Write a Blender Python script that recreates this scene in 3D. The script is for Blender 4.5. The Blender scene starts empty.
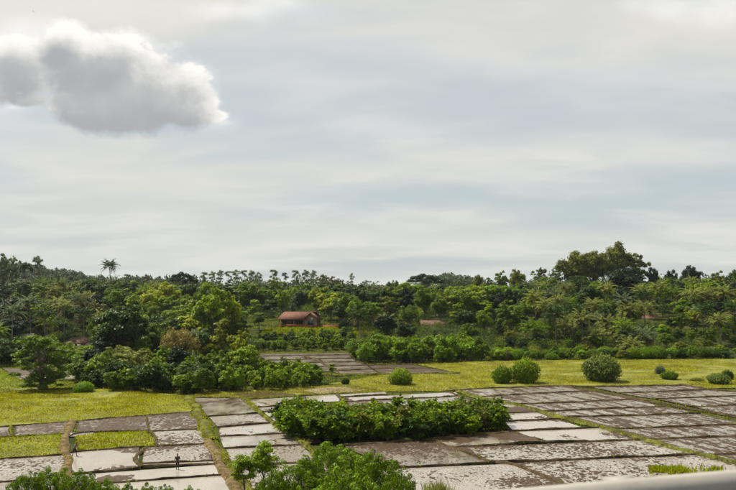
import bpy, math, random
import numpy as np
from mathutils import Vector

# ------------------------------------------------------------------ camera
S = bpy.context.scene
COL = S.collection
F_PX, CX, HY, CAM_Z = 800.0, 368.0, 288.0, 20.0      # focal length and horizon in photograph pixels
cam_d = bpy.data.cameras.new('camera'); cam = bpy.data.objects.new('camera', cam_d); COL.objects.link(cam)
cam.location = (0, 0, CAM_Z); cam.rotation_euler = (math.radians(90), 0, 0)
cam_d.sensor_width = 36; cam_d.lens = 36 * F_PX / 736; cam_d.shift_y = (HY - 245) / 736
cam_d.clip_start = 0.1; cam_d.clip_end = 8000
cam_d.dof.use_dof = True; cam_d.dof.focus_distance = 150; cam_d.dof.aperture_fstop = 4.0
S.camera = cam

# ------------------------------------------------------------------ light
SUN_EL, SUN_AZ = 56.0, -52.0           # degrees; azimuth measured from +Y (ahead) towards +X (right)
W = bpy.data.worlds.new('World'); S.world = W; W.use_nodes = True
sun_d = bpy.data.lights.new('sun', 'SUN'); sun_d.energy = 5.0; sun_d.angle = math.radians(0.6); sun_d.color = (1, .90, .73)
sun = bpy.data.objects.new('sun', sun_d); COL.objects.link(sun)
_a, _e = math.radians(SUN_AZ), math.radians(SUN_EL)
sdir = Vector((math.sin(_a) * math.cos(_e), math.cos(_a) * math.cos(_e), math.sin(_e)))
sun.rotation_euler = sdir.to_track_quat('Z', 'Y').to_euler(); sun.location = (0, 0, 90)
S.view_settings.view_transform = 'Standard'; S.view_settings.look = 'None'
S.view_settings.exposure = 0.92; S.view_settings.gamma = 1
S.view_settings.use_curve_mapping = False


class NT:
    """small helper for node graphs"""
    def __init__(s, tree): s.t = tree; s.n = tree.nodes; s.l = tree.links
    def node(s, typ, **kw):
        n = s.n.new(typ)
        for k, v in kw.items(): setattr(n, k, v)
        return n
    def put(s, sock, v):
        if hasattr(v, 'is_output') or isinstance(v, bpy.types.NodeSocket): s.l.new(v, sock)
        else: sock.default_value = v
    def m(s, op, a, b=None, c=None, clamp=False):
        n = s.n.new('ShaderNodeMath'); n.operation = op; n.use_clamp = clamp
        s.put(n.inputs[0], a)
        if b is not None: s.put(n.inputs[1], b)
        if c is not None: s.put(n.inputs[2], c)
        return n.outputs[0]
    def ss(s, v, a, b, oa=0., ob=1.):
        n = s.n.new('ShaderNodeMapRange'); n.interpolation_type = 'SMOOTHSTEP'
        s.put(n.inputs[0], v); s.put(n.inputs[1], a); s.put(n.inputs[2], b); s.put(n.inputs[3], oa); s.put(n.inputs[4], ob)
        return n.outputs[0]
    def mix(s, f, a, b):
        n = s.n.new('ShaderNodeMix'); n.data_type = 'RGBA'
        s.put(n.inputs[0], f); s.put(n.inputs[6], a); s.put(n.inputs[7], b)
        return n.outputs[2]
    def vec(s, x, y, z=0.):
        n = s.n.new('ShaderNodeCombineXYZ'); s.put(n.inputs[0], x); s.put(n.inputs[1], y); s.put(n.inputs[2], z)
        return n.outputs[0]
    def noise(s, v, scale, detail=6, rough=.55, dist=0.):
        n = s.n.new('ShaderNodeTexNoise')
        s.put(n.inputs['Vector'], v); n.inputs['Scale'].default_value = scale; n.inputs['Detail'].default_value = detail
        n.inputs['Roughness'].default_value = rough; n.inputs['Distortion'].default_value = dist
        return n.outputs['Fac']


def build_sky():
    W.node_tree.nodes.clear()
    t = NT(W.node_tree)
    sky = t.node('ShaderNodeTexSky', sky_type='NISHITA'); sky.sun_disc = False
    sky.sun_elevation = _e; sky.sun_rotation = _a; sky.air_density = 1.0; sky.dust_density = 1.5; sky.altitude = 50
    gen = t.node('ShaderNodeTexCoord').outputs['Generated']
    sep = t.node('ShaderNodeSeparateXYZ'); t.l.new(gen, sep.inputs[0])
    x, y, z = sep.outputs
    zc = t.m('ADD', t.m('MAXIMUM', z, 0.), .16)
    px_, py_ = t.m('DIVIDE', x, zc), t.m('DIVIDE', y, zc)
    # high veil of stratus: long streaks that thin out into blue
    v1 = t.vec(t.m('MULTIPLY', px_, .45), t.m('ADD', py_, t.m('MULTIPLY', px_, .25)), 3.1)
    n1 = t.noise(v1, 1.0, 5, .45, .25)
    v2 = t.vec(t.m('MULTIPLY', px_, .8), t.m('MULTIPLY', py_, 1.3), 9.7)
    n2 = t.noise(v2, 2.2, 6, .5, .3)
    veil = t.m('ADD', t.m('MULTIPLY', n1, .72), t.m('MULTIPLY', n2, .28))
    fac = t.ss(veil, .36, .60, .48, .97)
    warm = t.noise(v1, .7, 3, .5)
    high = t.m('ADD', t.m('MULTIPLY', t.ss(z, .04, .34), .75), t.m('MULTIPLY', t.ss(warm, .35, .65), .35))
    ccol = t.mix(high, (.50, .525, .505, 1), (.655, .622, .562, 1))
    ccol = t.mix(t.ss(n2, .42, .75, 0., .55), ccol, (.66, .64, .61, 1))
    # cumulus heap: outline by overlapping lobes broken up with noise, lit from above
    yp = t.m('MAXIMUM', y, .05)
    u, v = t.m('DIVIDE', x, yp), t.m('DIVIDE', z, yp)
    def pxl(L): return [((a - CX) / F_PX, (HY - b) / F_PX, c / F_PX, e / F_PX) for a, b, c, e in L]
    heap = pxl([(132, 88, 86, 42), (80, 60, 48, 42), (66, 38, 26, 22), (108, 62, 52, 36), (168, 98, 52, 30), (190, 106, 34, 22), (214, 116, 22, 9), (26, 66, 44, 34),
                (-14, 72, 46, 40), (114, 104, 70, 28), (30, 100, 24, 8)])
    wisps = pxl([(285, 2, 50, 18), (722, 2, 56, 24), (680, 6, 56, 14), (30, 30, 60, 14), (250, 10, 50, 10), (222, 122, 26, 9), (10, 106, 26, 9)])

    def density(uu, vv, lobes, amp=1.7):
        nz = t.noise(t.vec(uu, vv, 1.7), 9., 9, .56, .35)
        n3 = t.noise(t.vec(uu, vv, 5.7), 24., 5, .6, .2)
        best = None
        for (a, b, ra, rb) in lobes:
            du, dv = t.m('DIVIDE', t.m('SUBTRACT', uu, a), ra), t.m('DIVIDE', t.m('SUBTRACT', vv, b), rb)
            r = t.m('SQRT', t.m('ADD', t.m('MULTIPLY', du, du), t.m('MULTIPLY', dv, dv)))
            e = t.m('SUBTRACT', 1., r)
            if best is None: best = e
            else:
                n = t.node('ShaderNodeMath', operation='SMOOTH_MAX'); t.l.new(best, n.inputs[0]); t.l.new(e, n.inputs[1])
                n.inputs[2].default_value = .25; best = n.outputs[0]
        d = t.m('ADD', best, t.m('MULTIPLY', t.m('SUBTRACT', nz, .5), amp))
        return t.m('ADD', d, t.m('MULTIPLY', t.m('SUBTRACT', n3, .5), .85)), nz
    D, nz = density(u, v, heap)
    D2, _ = density(t.m('ADD', u, .009), t.m('ADD', v, .027), heap)
    DW, _ = density(u, v, wisps, 2.4)
    front = t.m('GREATER_THAN', y, .06)
    alpha = t.m('MULTIPLY', t.ss(D, -.06, .30), front)
    lit = t.ss(t.m('ADD', t.m('MULTIPLY', D2, .8), t.m('MULTIPLY', D, .2)), .62, -.22)
    lit = t.m('ADD', t.m('MULTIPLY', lit, .82), t.m('MULTIPLY', t.ss(t.m('SUBTRACT', D, D2), -.5, .8), .18))
    aw = t.m('MULTIPLY', t.ss(DW, -.5, 1.1, 0., .8), front)
    ccol = t.mix(aw, ccol, (.80, .78, .74, 1))
    cum = t.mix(lit, (.335, .35, .36, 1), (.81, .79, .745, 1))
    b1 = t.node('ShaderNodeBackground'); t.l.new(t.mix(.6, sky.outputs[0], (4.2, 5.6, 6.7, 1)), b1.inputs[0]); b1.inputs[1].default_value = .051
    b2 = t.node('ShaderNodeBackground'); t.l.new(t.mix(alpha, ccol, cum), b2.inputs[0]); b2.inputs[1].default_value = .67
    ms = t.node('ShaderNodeMixShader')
    t.l.new(t.m('MAXIMUM', t.m('MAXIMUM', fac, aw), alpha), ms.inputs[0]); t.l.new(b1.outputs[0], ms.inputs[1]); t.l.new(b2.outputs[0], ms.inputs[2])
    out = t.node('ShaderNodeOutputWorld'); t.l.new(ms.outputs[0], out.inputs[0])


build_sky()

# ------------------------------------------------------------------ numeric helpers
RNG = np.random.default_rng(7)
random.seed(7)
_TAB = np.random.default_rng(99).random((256, 256))


def vnoise(x, y):
    xi, yi = np.floor(x).astype(int), np.floor(y).astype(int)
    fx, fy = x - xi, y - yi
    fx, fy = fx * fx * (3 - 2 * fx), fy * fy * (3 - 2 * fy)
    a, b = _TAB[xi & 255, yi & 255], _TAB[(xi + 1) & 255, yi & 255]
    c, d = _TAB[xi & 255, (yi + 1) & 255], _TAB[(xi + 1) & 255, (yi + 1) & 255]
    return (a * (1 - fx) + b * fx) * (1 - fy) + (c * (1 - fx) + d * fx) * fy


def fbm(x, y, o=4, g=.5):
    s, a, n = 0., 1., 0.
    for i in range(o):
        s = s + a * vnoise(x * 2 ** i + 17.3 * i, y * 2 ** i + 5.1 * i); n += a; a *= g
    return s / n


def smooth(a, b, t):
    t = np.clip((t - a) / (b - a), 0, 1); return t * t * (3 - 2 * t)


def G(px, py, z=0.):
    """ground point seen at a photograph pixel"""
    d = (CAM_Z - z) * F_PX / (py - HY)
    return np.array(((px - CX) / F_PX * d, d, z))


def hill(x, y):
    x = np.asarray(x, float); y = np.asarray(y, float)
    y0 = np.interp(x, [-500, -170, -110, -60, -30, 25, 55, 140, 500], [285, 282, 285, 268, 258, 248, 236, 232, 236])
    cap = np.interp(x / np.maximum(y, 60) * 440, [-260, -190, -120, -60, 0, 50, 95, 140, 200, 300], [17, 19, 12, 11, 11, 12, 16, 20, 15, 12])
    t = np.maximum(0, y - y0)
    z = cap * (1 - np.exp(-t * .17 / cap))
    z = z + (fbm(x * .03, y * .03, 3) - .5) * 2.5 * smooth(0, 60, t)
    z = z * (1 - .45 * smooth(520, 680, y))
    for (hx, hy, hh, sx, sy) in ((-400, 1000, 19, 110, 160), (-520, 900, 26, 120, 150), (-215, 830, 14, 60, 110), (90, 900, 17, 45, 120), (-150, 640, 7, 90, 60), (300, 1100, 10, 300, 150)):
        z = z + hh * np.exp(-((x - hx) / sx) ** 2 - ((y - hy) / sy) ** 2)
    # road embankment under the camera
    rd = y - x * math.tan(math.radians(18))
    bank = 18.5 * (1 - smooth(4.5, 52, rd) ** .8)
    return np.where(rd < 60, np.maximum(z, bank), z) - .15


def make_mesh(name, V, Q, smooth_=False, mats=()):
    V = np.asarray(V, np.float32).reshape(-1, 3); Q = np.asarray(Q, np.int32).reshape(-1, 4)
    me = bpy.data.meshes.new(name)
    me.vertices.add(len(V)); me.vertices.foreach_set('co', V.ravel())
    me.loops.add(Q.size); me.loops.foreach_set('vertex_index', Q.ravel())
    me.polygons.add(len(Q)); me.polygons.foreach_set('loop_start', np.arange(0, Q.size, 4, dtype=np.int32))
    me.update(calc_edges=True)
    if smooth_: me.polygons.foreach_set('use_smooth', np.ones(len(Q), bool))
    for m in mats: me.materials.append(m)
    return me


class Geo:
    def __init__(s): s.V = []; s.Q = []; s.n = 0
    def add(s, V, Q):
        V = np.asarray(V, float).reshape(-1, 3); s.V.append(V); s.Q.append(np.asarray(Q, int).reshape(-1, 4) + s.n); s.n += len(V)
    def box(s, x0, x1, y0, y1, z0, z1):
        V = [(x, y, z) for z in (z0, z1) for (x, y) in ((x0, y0), (x1, y0), (x1, y1), (x0, y1))]
        s.add(V, [(0, 3, 2, 1), (4, 5, 6, 7), (0, 1, 5, 4), (1, 2, 6, 5), (2, 3, 7, 6), (3, 0, 4, 7)])
    def tube(s, P, R, n=5):
        P = np.asarray(P, float); R = np.asarray(R, float); k = len(P)
        T = np.gradient(P, axis=0); T /= np.linalg.norm(T, axis=1)[:, None] + 1e-9
        up = np.where(np.abs(T[:, 2:3]) > .9, np.array([[1., 0, 0]]), np.array([[0, 0, 1.]]))
        A = np.cross(T, up); A /= np.linalg.norm(A, axis=1)[:, None] + 1e-9
        B = np.cross(T, A)
        an = np.arange(n) / n * 2 * math.pi
        V = P[:, None] + R[:, None, None] * (A[:, None] * np.cos(an)[None, :, None] + B[:, None] * np.sin(an)[None, :, None])
        i, j = np.meshgrid(np.arange(k - 1), np.arange(n), indexing='ij'); j2 = (j + 1) % n
        s.add(V, np.stack([i * n + j, i * n + j2, (i + 1) * n + j2, (i + 1) * n + j], -1))
    def mesh(s, name, sm=False, mats=()):
        return make_mesh(name, np.concatenate(s.V), np.concatenate(s.Q), sm, mats)
    def arrays(s): return np.concatenate(s.V), np.concatenate(s.Q)


def unit(v): return v / (np.linalg.norm(v, axis=-1, keepdims=True) + 1e-9)


def leaves(C, D, size, ratio=.5, fold=.18, rng=RNG, out=None):
    """folded diamond leaves: centre C, pointing along D"""
    n = len(C); size = np.broadcast_to(size, n)[:, None]
    if out is None: D = unit(D); R = unit(np.cross(D, unit(rng.normal(size=(n, 3))) + np.array([0, 0, .8])))
    else:                  # leaf blade faces outwards, pointing any way round
        D = unit(D - out * np.sum(D * out, -1, keepdims=True) * .85); R = unit(np.cross(unit(out), D))
    N = np.cross(R, D)
    b = C - D * size * .5; t = C + D * size * .5; m = C + D * size * .05 + N * size * fold
    l = m + R * size * ratio * .5; r = m - R * size * ratio * .5
    V = np.stack([b, l, t, r], 1)
    return V.reshape(-1, 3), np.arange(4 * n).reshape(-1, 4)


# ------------------------------------------------------------------ materials
MAT = {}


def new_mat(name):
    m = bpy.data.materials.new(name); m.use_nodes = True; m.node_tree.nodes.clear(); MAT[name] = m
    return m, NT(m.node_tree)


def finish(t, col, rough=.8, spec=.3, bump=None, bstr=.3, bdist=.05):
    p = t.node('ShaderNodeBsdfPrincipled'); t.put(p.inputs['Base Color'], col); t.put(p.inputs['Roughness'], rough)
    p.inputs['Specular IOR Level'].default_value = spec
    if bump is not None:
        b = t.node('ShaderNodeBump'); b.inputs['Strength'].default_value = bstr; b.inputs['Distance'].default_value = bdist
        t.l.new(bump, b.inputs['Height']); t.l.new(b.outputs[0], p.inputs['Normal'])
    o = t.node('ShaderNodeOutputMaterial'); t.l.new(p.outputs[0], o.inputs[0])
    return p


def rgb(r, g, b): return (r, g, b, 1)


def pos(t): return t.node('ShaderNodeNewGeometry').outputs['Position']


def leaf_material(name, trans=.27, rough=.5, vary=.55, spec=.12, drift=0.):
    m, t = new_mat(name)
    oi = t.node('ShaderNodeObjectInfo'); geo = t.node('ShaderNodeNewGeometry')
    ri = geo.outputs['Random Per Island']
    big = t.noise(geo.outputs['Position'], .16, 3, .6)
    hs = t.node('ShaderNodeHueSaturation'); t.l.new(oi.outputs['Color'], hs.inputs['Color'])
    t.l.new(t.m('ADD', t.m('ADD', .474 - drift * .5, t.m('MULTIPLY', big, drift)), t.m('MULTIPLY', ri, .034)), hs.inputs['Hue'])
    t.l.new(t.m('ADD', 1.03, t.m('MULTIPLY', big, .28)), hs.inputs['Saturation'])
    val = t.m('MULTIPLY', t.ss(ri, 0., 1., 1 - vary, 1 + vary), t.ss(big, .3, .7, .72, 1.30))
    t.l.new(val, hs.inputs['Value'])
    p = t.node('ShaderNodeBsdfPrincipled'); t.l.new(hs.outputs[0], p.inputs['Base Color'])
    p.inputs['Roughness'].default_value = rough; p.inputs['Specular IOR Level'].default_value = spec
    tr = t.node('ShaderNodeBsdfTranslucent')
    h2 = t.node('ShaderNodeHueSaturation'); h2.inputs['Hue'].default_value = .485; h2.inputs['Value'].default_value = 1.7
    t.l.new(hs.outputs[0], h2.inputs['Color']); t.l.new(h2.outputs[0], tr.inputs['Color'])
    mx = t.node('ShaderNodeMixShader'); mx.inputs[0].default_value = trans
    t.l.new(p.outputs[0], mx.inputs[1]); t.l.new(tr.outputs[0], mx.inputs[2])
    o = t.node('ShaderNodeOutputMaterial'); t.l.new(mx.outputs[0], o.inputs[0])
    return m


LEAF = leaf_material('leaf')
GRASS = leaf_material('grass_blade', .45, .7, .22, .08, .10)


def simple_noise(name, c1, c2, scale, rough=.85, bstr=.4, spec=.2, detail=6, lo=.35, hi=.65):
    m, t = new_mat(name); P = pos(t); n = t.noise(P, scale, detail, .6)
    finish(t, t.mix(t.ss(n, lo, hi), c1, c2), rough, spec, n, bstr)
    return m


BARK = simple_noise('bark', rgb(.06, .05, .04), rgb(.17, .145, .115), 3.)
PALM_BARK = simple_noise('palm_bark', rgb(.10, .09, .075), rgb(.22, .195, .165), 2.)
MUD = simple_noise('wet_mud', rgb(.016, .010, .005), rgb(.066, .043, .024), 4.5, .5, .7, .14)
BUND = simple_noise('bund_earth', rgb(.022, .016, .009), rgb(.065, .048, .027), .9, .9, .5, .08)
PATH = simple_noise('path_earth', rgb(.055, .038, .019), rgb(.135, .098, .05), 1.2, .9, .5, .08)
BUND_GRASS = simple_noise('bund_turf', rgb(.040, .040, .014), rgb(.105, .115, .022), .7, .9, .4, .05)
TAN = simple_noise('dry_soil', rgb(.12, .095, .055), rgb(.20, .16, .105), .8)
MEADOW = simple_noise('meadow_turf', rgb(.075, .085, .012), rgb(.140, .145, .018), .22, .9, .3)


def ground_material():
    m, t = new_mat('ground_cover'); P = pos(t)
    a = t.noise(P, .05, 5, .6); b = t.noise(P, .9, 5, .6)
    c = t.mix(t.ss(a, .38, .62), rgb(.018, .028, .009), rgb(.045, .055, .014))
    c = t.mix(t.ss(b, .5, .85, 0., .6), c, rgb(.06, .05, .028))
    finish(t, c, .95, .02, b, .5, .2)
    return m


GROUND = ground_material()


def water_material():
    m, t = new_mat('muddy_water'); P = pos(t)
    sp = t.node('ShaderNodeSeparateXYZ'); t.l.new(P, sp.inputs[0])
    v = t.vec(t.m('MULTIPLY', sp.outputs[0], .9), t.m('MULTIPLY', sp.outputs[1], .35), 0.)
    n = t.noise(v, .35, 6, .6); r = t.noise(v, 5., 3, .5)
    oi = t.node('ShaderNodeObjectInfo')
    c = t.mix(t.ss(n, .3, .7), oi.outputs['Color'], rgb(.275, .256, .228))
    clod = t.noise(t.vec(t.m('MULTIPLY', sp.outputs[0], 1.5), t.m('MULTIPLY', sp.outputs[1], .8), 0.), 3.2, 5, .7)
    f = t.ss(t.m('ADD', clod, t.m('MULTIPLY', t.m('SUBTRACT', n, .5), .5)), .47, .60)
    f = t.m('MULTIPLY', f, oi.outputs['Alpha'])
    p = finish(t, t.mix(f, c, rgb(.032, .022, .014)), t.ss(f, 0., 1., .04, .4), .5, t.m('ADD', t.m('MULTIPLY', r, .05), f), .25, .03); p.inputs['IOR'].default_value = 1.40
    return m


WATER = water_material()


def flat(name, c, rough=.7, spec=.3, scale=6., amt=.18):
    m, t = new_mat(name); n = t.noise(pos(t), scale, 5, .6)
    c2 = tuple(max(0, q * (1 - amt * 2)) for q in c[:3]) + (1,)
    finish(t, t.mix(t.ss(n, .3, .7), c2, c), rough, spec, n, .15)
    return m


def roof_material(name, c1, c2):
    m, t = new_mat(name); tc = t.node('ShaderNodeTexCoord').outputs['Object']
    n = t.noise(tc, 1.1, 6, .65)
    w = t.node('ShaderNodeTexWave', wave_type='BANDS', bands_direction='X'); t.l.new(tc, w.inputs[0]); w.inputs['Scale'].default_value = 1.6
    finish(t, t.mix(t.ss(n, .3, .7), c1, c2), .85, .2, w.outputs['Fac'], .8, .06)
    return m


# ------------------------------------------------------------------ object helpers
def link(o, parent=None):
    COL.objects.link(o)
    if parent is not None: o.parent = parent
    return o


def obj(name, me, parent=None, mat=None, color=None, kind=None):
    o = bpy.data.objects.new(name, me)
    if mat is not None and not me.materials: me.materials.append(mat)
    if color is not None: o.color = tuple(color) + (1,)
    if kind: o['kind'] = kind
    return link(o, parent)


def thing(name, label, cat, loc=(0, 0, 0), rz=0., group=None, scale=(1, 1, 1)):
    e = bpy.data.objects.new(name, None); e.location = loc; e.rotation_euler = (0, 0, rz); e.scale = scale
    e.empty_display_size = .5
    e['label'] = label; e['category'] = cat
    if group: e['group'] = group
    return link(e)


def tag(o, label, cat, group=None):
    o['label'] = label; o['category'] = cat
    if group: o['group'] = group
    return o


# ------------------------------------------------------------------ terrain
def build_ground():
    xs = np.unique(np.concatenate([np.linspace(-2600, -320, 22), np.arange(-320, 321, 5.), np.linspace(320, 2600, 22)]))
    ys = np.unique(np.concatenate([np.linspace(-400, -30, 8), np.arange(-30, 70, 2.5), np.arange(70, 540, 5.), np.arange(540, 1300, 16.), np.linspace(1300, 5000, 16)]))
    X, Y = np.meshgrid(xs, ys)
    Z = hill(X, Y)
    n = len(xs); i, j = np.meshgrid(np.arange(len(ys) - 1), np.arange(n - 1), indexing='ij')
    Q = np.stack([i * n + j, i * n + j + 1, (i + 1) * n + j + 1, (i + 1) * n + j], -1)
    obj('ground', make_mesh('ground', np.stack([X, Y, Z], -1), Q, True), None, GROUND, kind='structure')


build_ground()

# road on the embankment, behind the guard rail
RA = math.radians(18)


def road_pt(s, o, z):          # s along the road, o outwards (away from the camera side)
    return (s * math.cos(RA) - o * math.sin(RA), s * math.sin(RA) + o * math.cos(RA), z)


def road_strip(name, o0, o1, z, mat, kind='structure', s0=-120, s1=160):
    V = [road_pt(s0, o0, z), road_pt(s1, o0, z), road_pt(s1, o1, z), road_pt(s0, o1, z)]
    return obj(name, make_mesh(name, V, [(0, 1, 2, 3)]), None, mat, kind=kind)


ASPH = simple_noise('asphalt', rgb(.04, .04, .042), rgb(.065, .064, .062), 20, .9, .3)
PAINT = flat('road_paint', rgb(.75, .75, .72), .6)
STEEL = flat('galvanised_steel', rgb(.23, .226, .21), .6, .5, 3., .10)
road_strip('road', -9.0, 2.2, 18.60, ASPH)
road_strip('edge_line', 1.3, 1.45, 18.606, PAINT)


def guard_rail():
    e = thing('guard_rail', 'pale grey steel guard rail crossing the bottom right corner', 'guard rail', (0, 0, 0))
    prof = [(-.02, .16), (.02, .155), (.05, .13), (.06, .09), (.045, .055), (.0, .03), (-.012, 0), (.0, -.03), (.045, -.055), (.06, -.09), (.05, -.13), (.02, -.155), (-.02, -.16),
            (-.025, -.15), (.01, -.145), (.035, -.12), (.045, -.09), (.03, -.06), (-.012, -.035), (-.024, 0), (-.012, .035), (.03, .06), (.045, .09), (.035, .12), (.01, .145), (-.025, .15)]
    g = Geo(); n = len(prof); ss = np.linspace(-40, 60, 51)
    V = [road_pt(s, 2.62 - o, 19.10 + z) for s in ss for (o, z) in prof]
    i, j = np.meshgrid(np.arange(len(ss) - 1), np.arange(n), indexing='ij'); j2 = (j + 1) % n
    g.add(V, np.stack([i * n + j, (i + 1) * n + j, (i + 1) * n + j2, i * n + j2], -1))
    obj('rail_beam', g.mesh('rail_beam', True), e, STEEL)
    g = Geo(); g.box(-.06, .06, -.05, .05, -.75, .12); pm = g.mesh('post')
    g = Geo(); g.box(-.05, .05, -.05, .05, -.1, .1); bm_ = g.mesh('spacer')
    for s in np.arange(-38, 60, 4.):
        p = obj('post', pm, e, STEEL); p.location = road_pt(s, 2.79, 19.10); p.rotation_euler = (0, 0, RA)
        b = obj('spacer', bm_, p, STEEL); b.location = (0, -.10, 0)


guard_rail()

# ------------------------------------------------------------------ paddy plots
B3DIR = unit(G(736, 464)[:2] - G(450, 389)[:2])


def mud_height(x, y, style):
    a = x * B3DIR[0] + y * B3DIR[1]; b = -x * B3DIR[1] + y * B3DIR[0]
    if style == 'furrow':      # ploughed rows along the long bunds
        h = .7 * fbm(b * 1.3, a * .16, 3, .6) + .85 * fbm(b * 2.6, a * 1.1, 2, .8) + .3 * fbm(b * .1, a * .1, 2) + .10 * np.sin(b * 2.2 + 3 * fbm(a * .05, b * .05))
    elif style == 'clod':      # trampled, puddled mud
        h = 1.1 * fbm(b * 4.2, a * 2.6, 2, .85) + 1.0 * fbm(b * .11, a * .11, 3) + .2 * fbm(b * .8, a * .5, 2)
    elif style == 'strip':
        h = fbm(b * .22, a * .8, 4, .6) + .25 * fbm(b * 2, a * 1.5, 3, .6)
    else:                      # smooth, levelled
        h = 1.2 * fbm(b * .13, a * .13, 3, .5) + .38 * fbm(b * 2.2, a * 1.5, 3, .8)
    return h * .20


CLEAR, BROWN, PALE = (.13, .113, .092), (.050, .034, .017), (.215, .196, .170)
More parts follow.
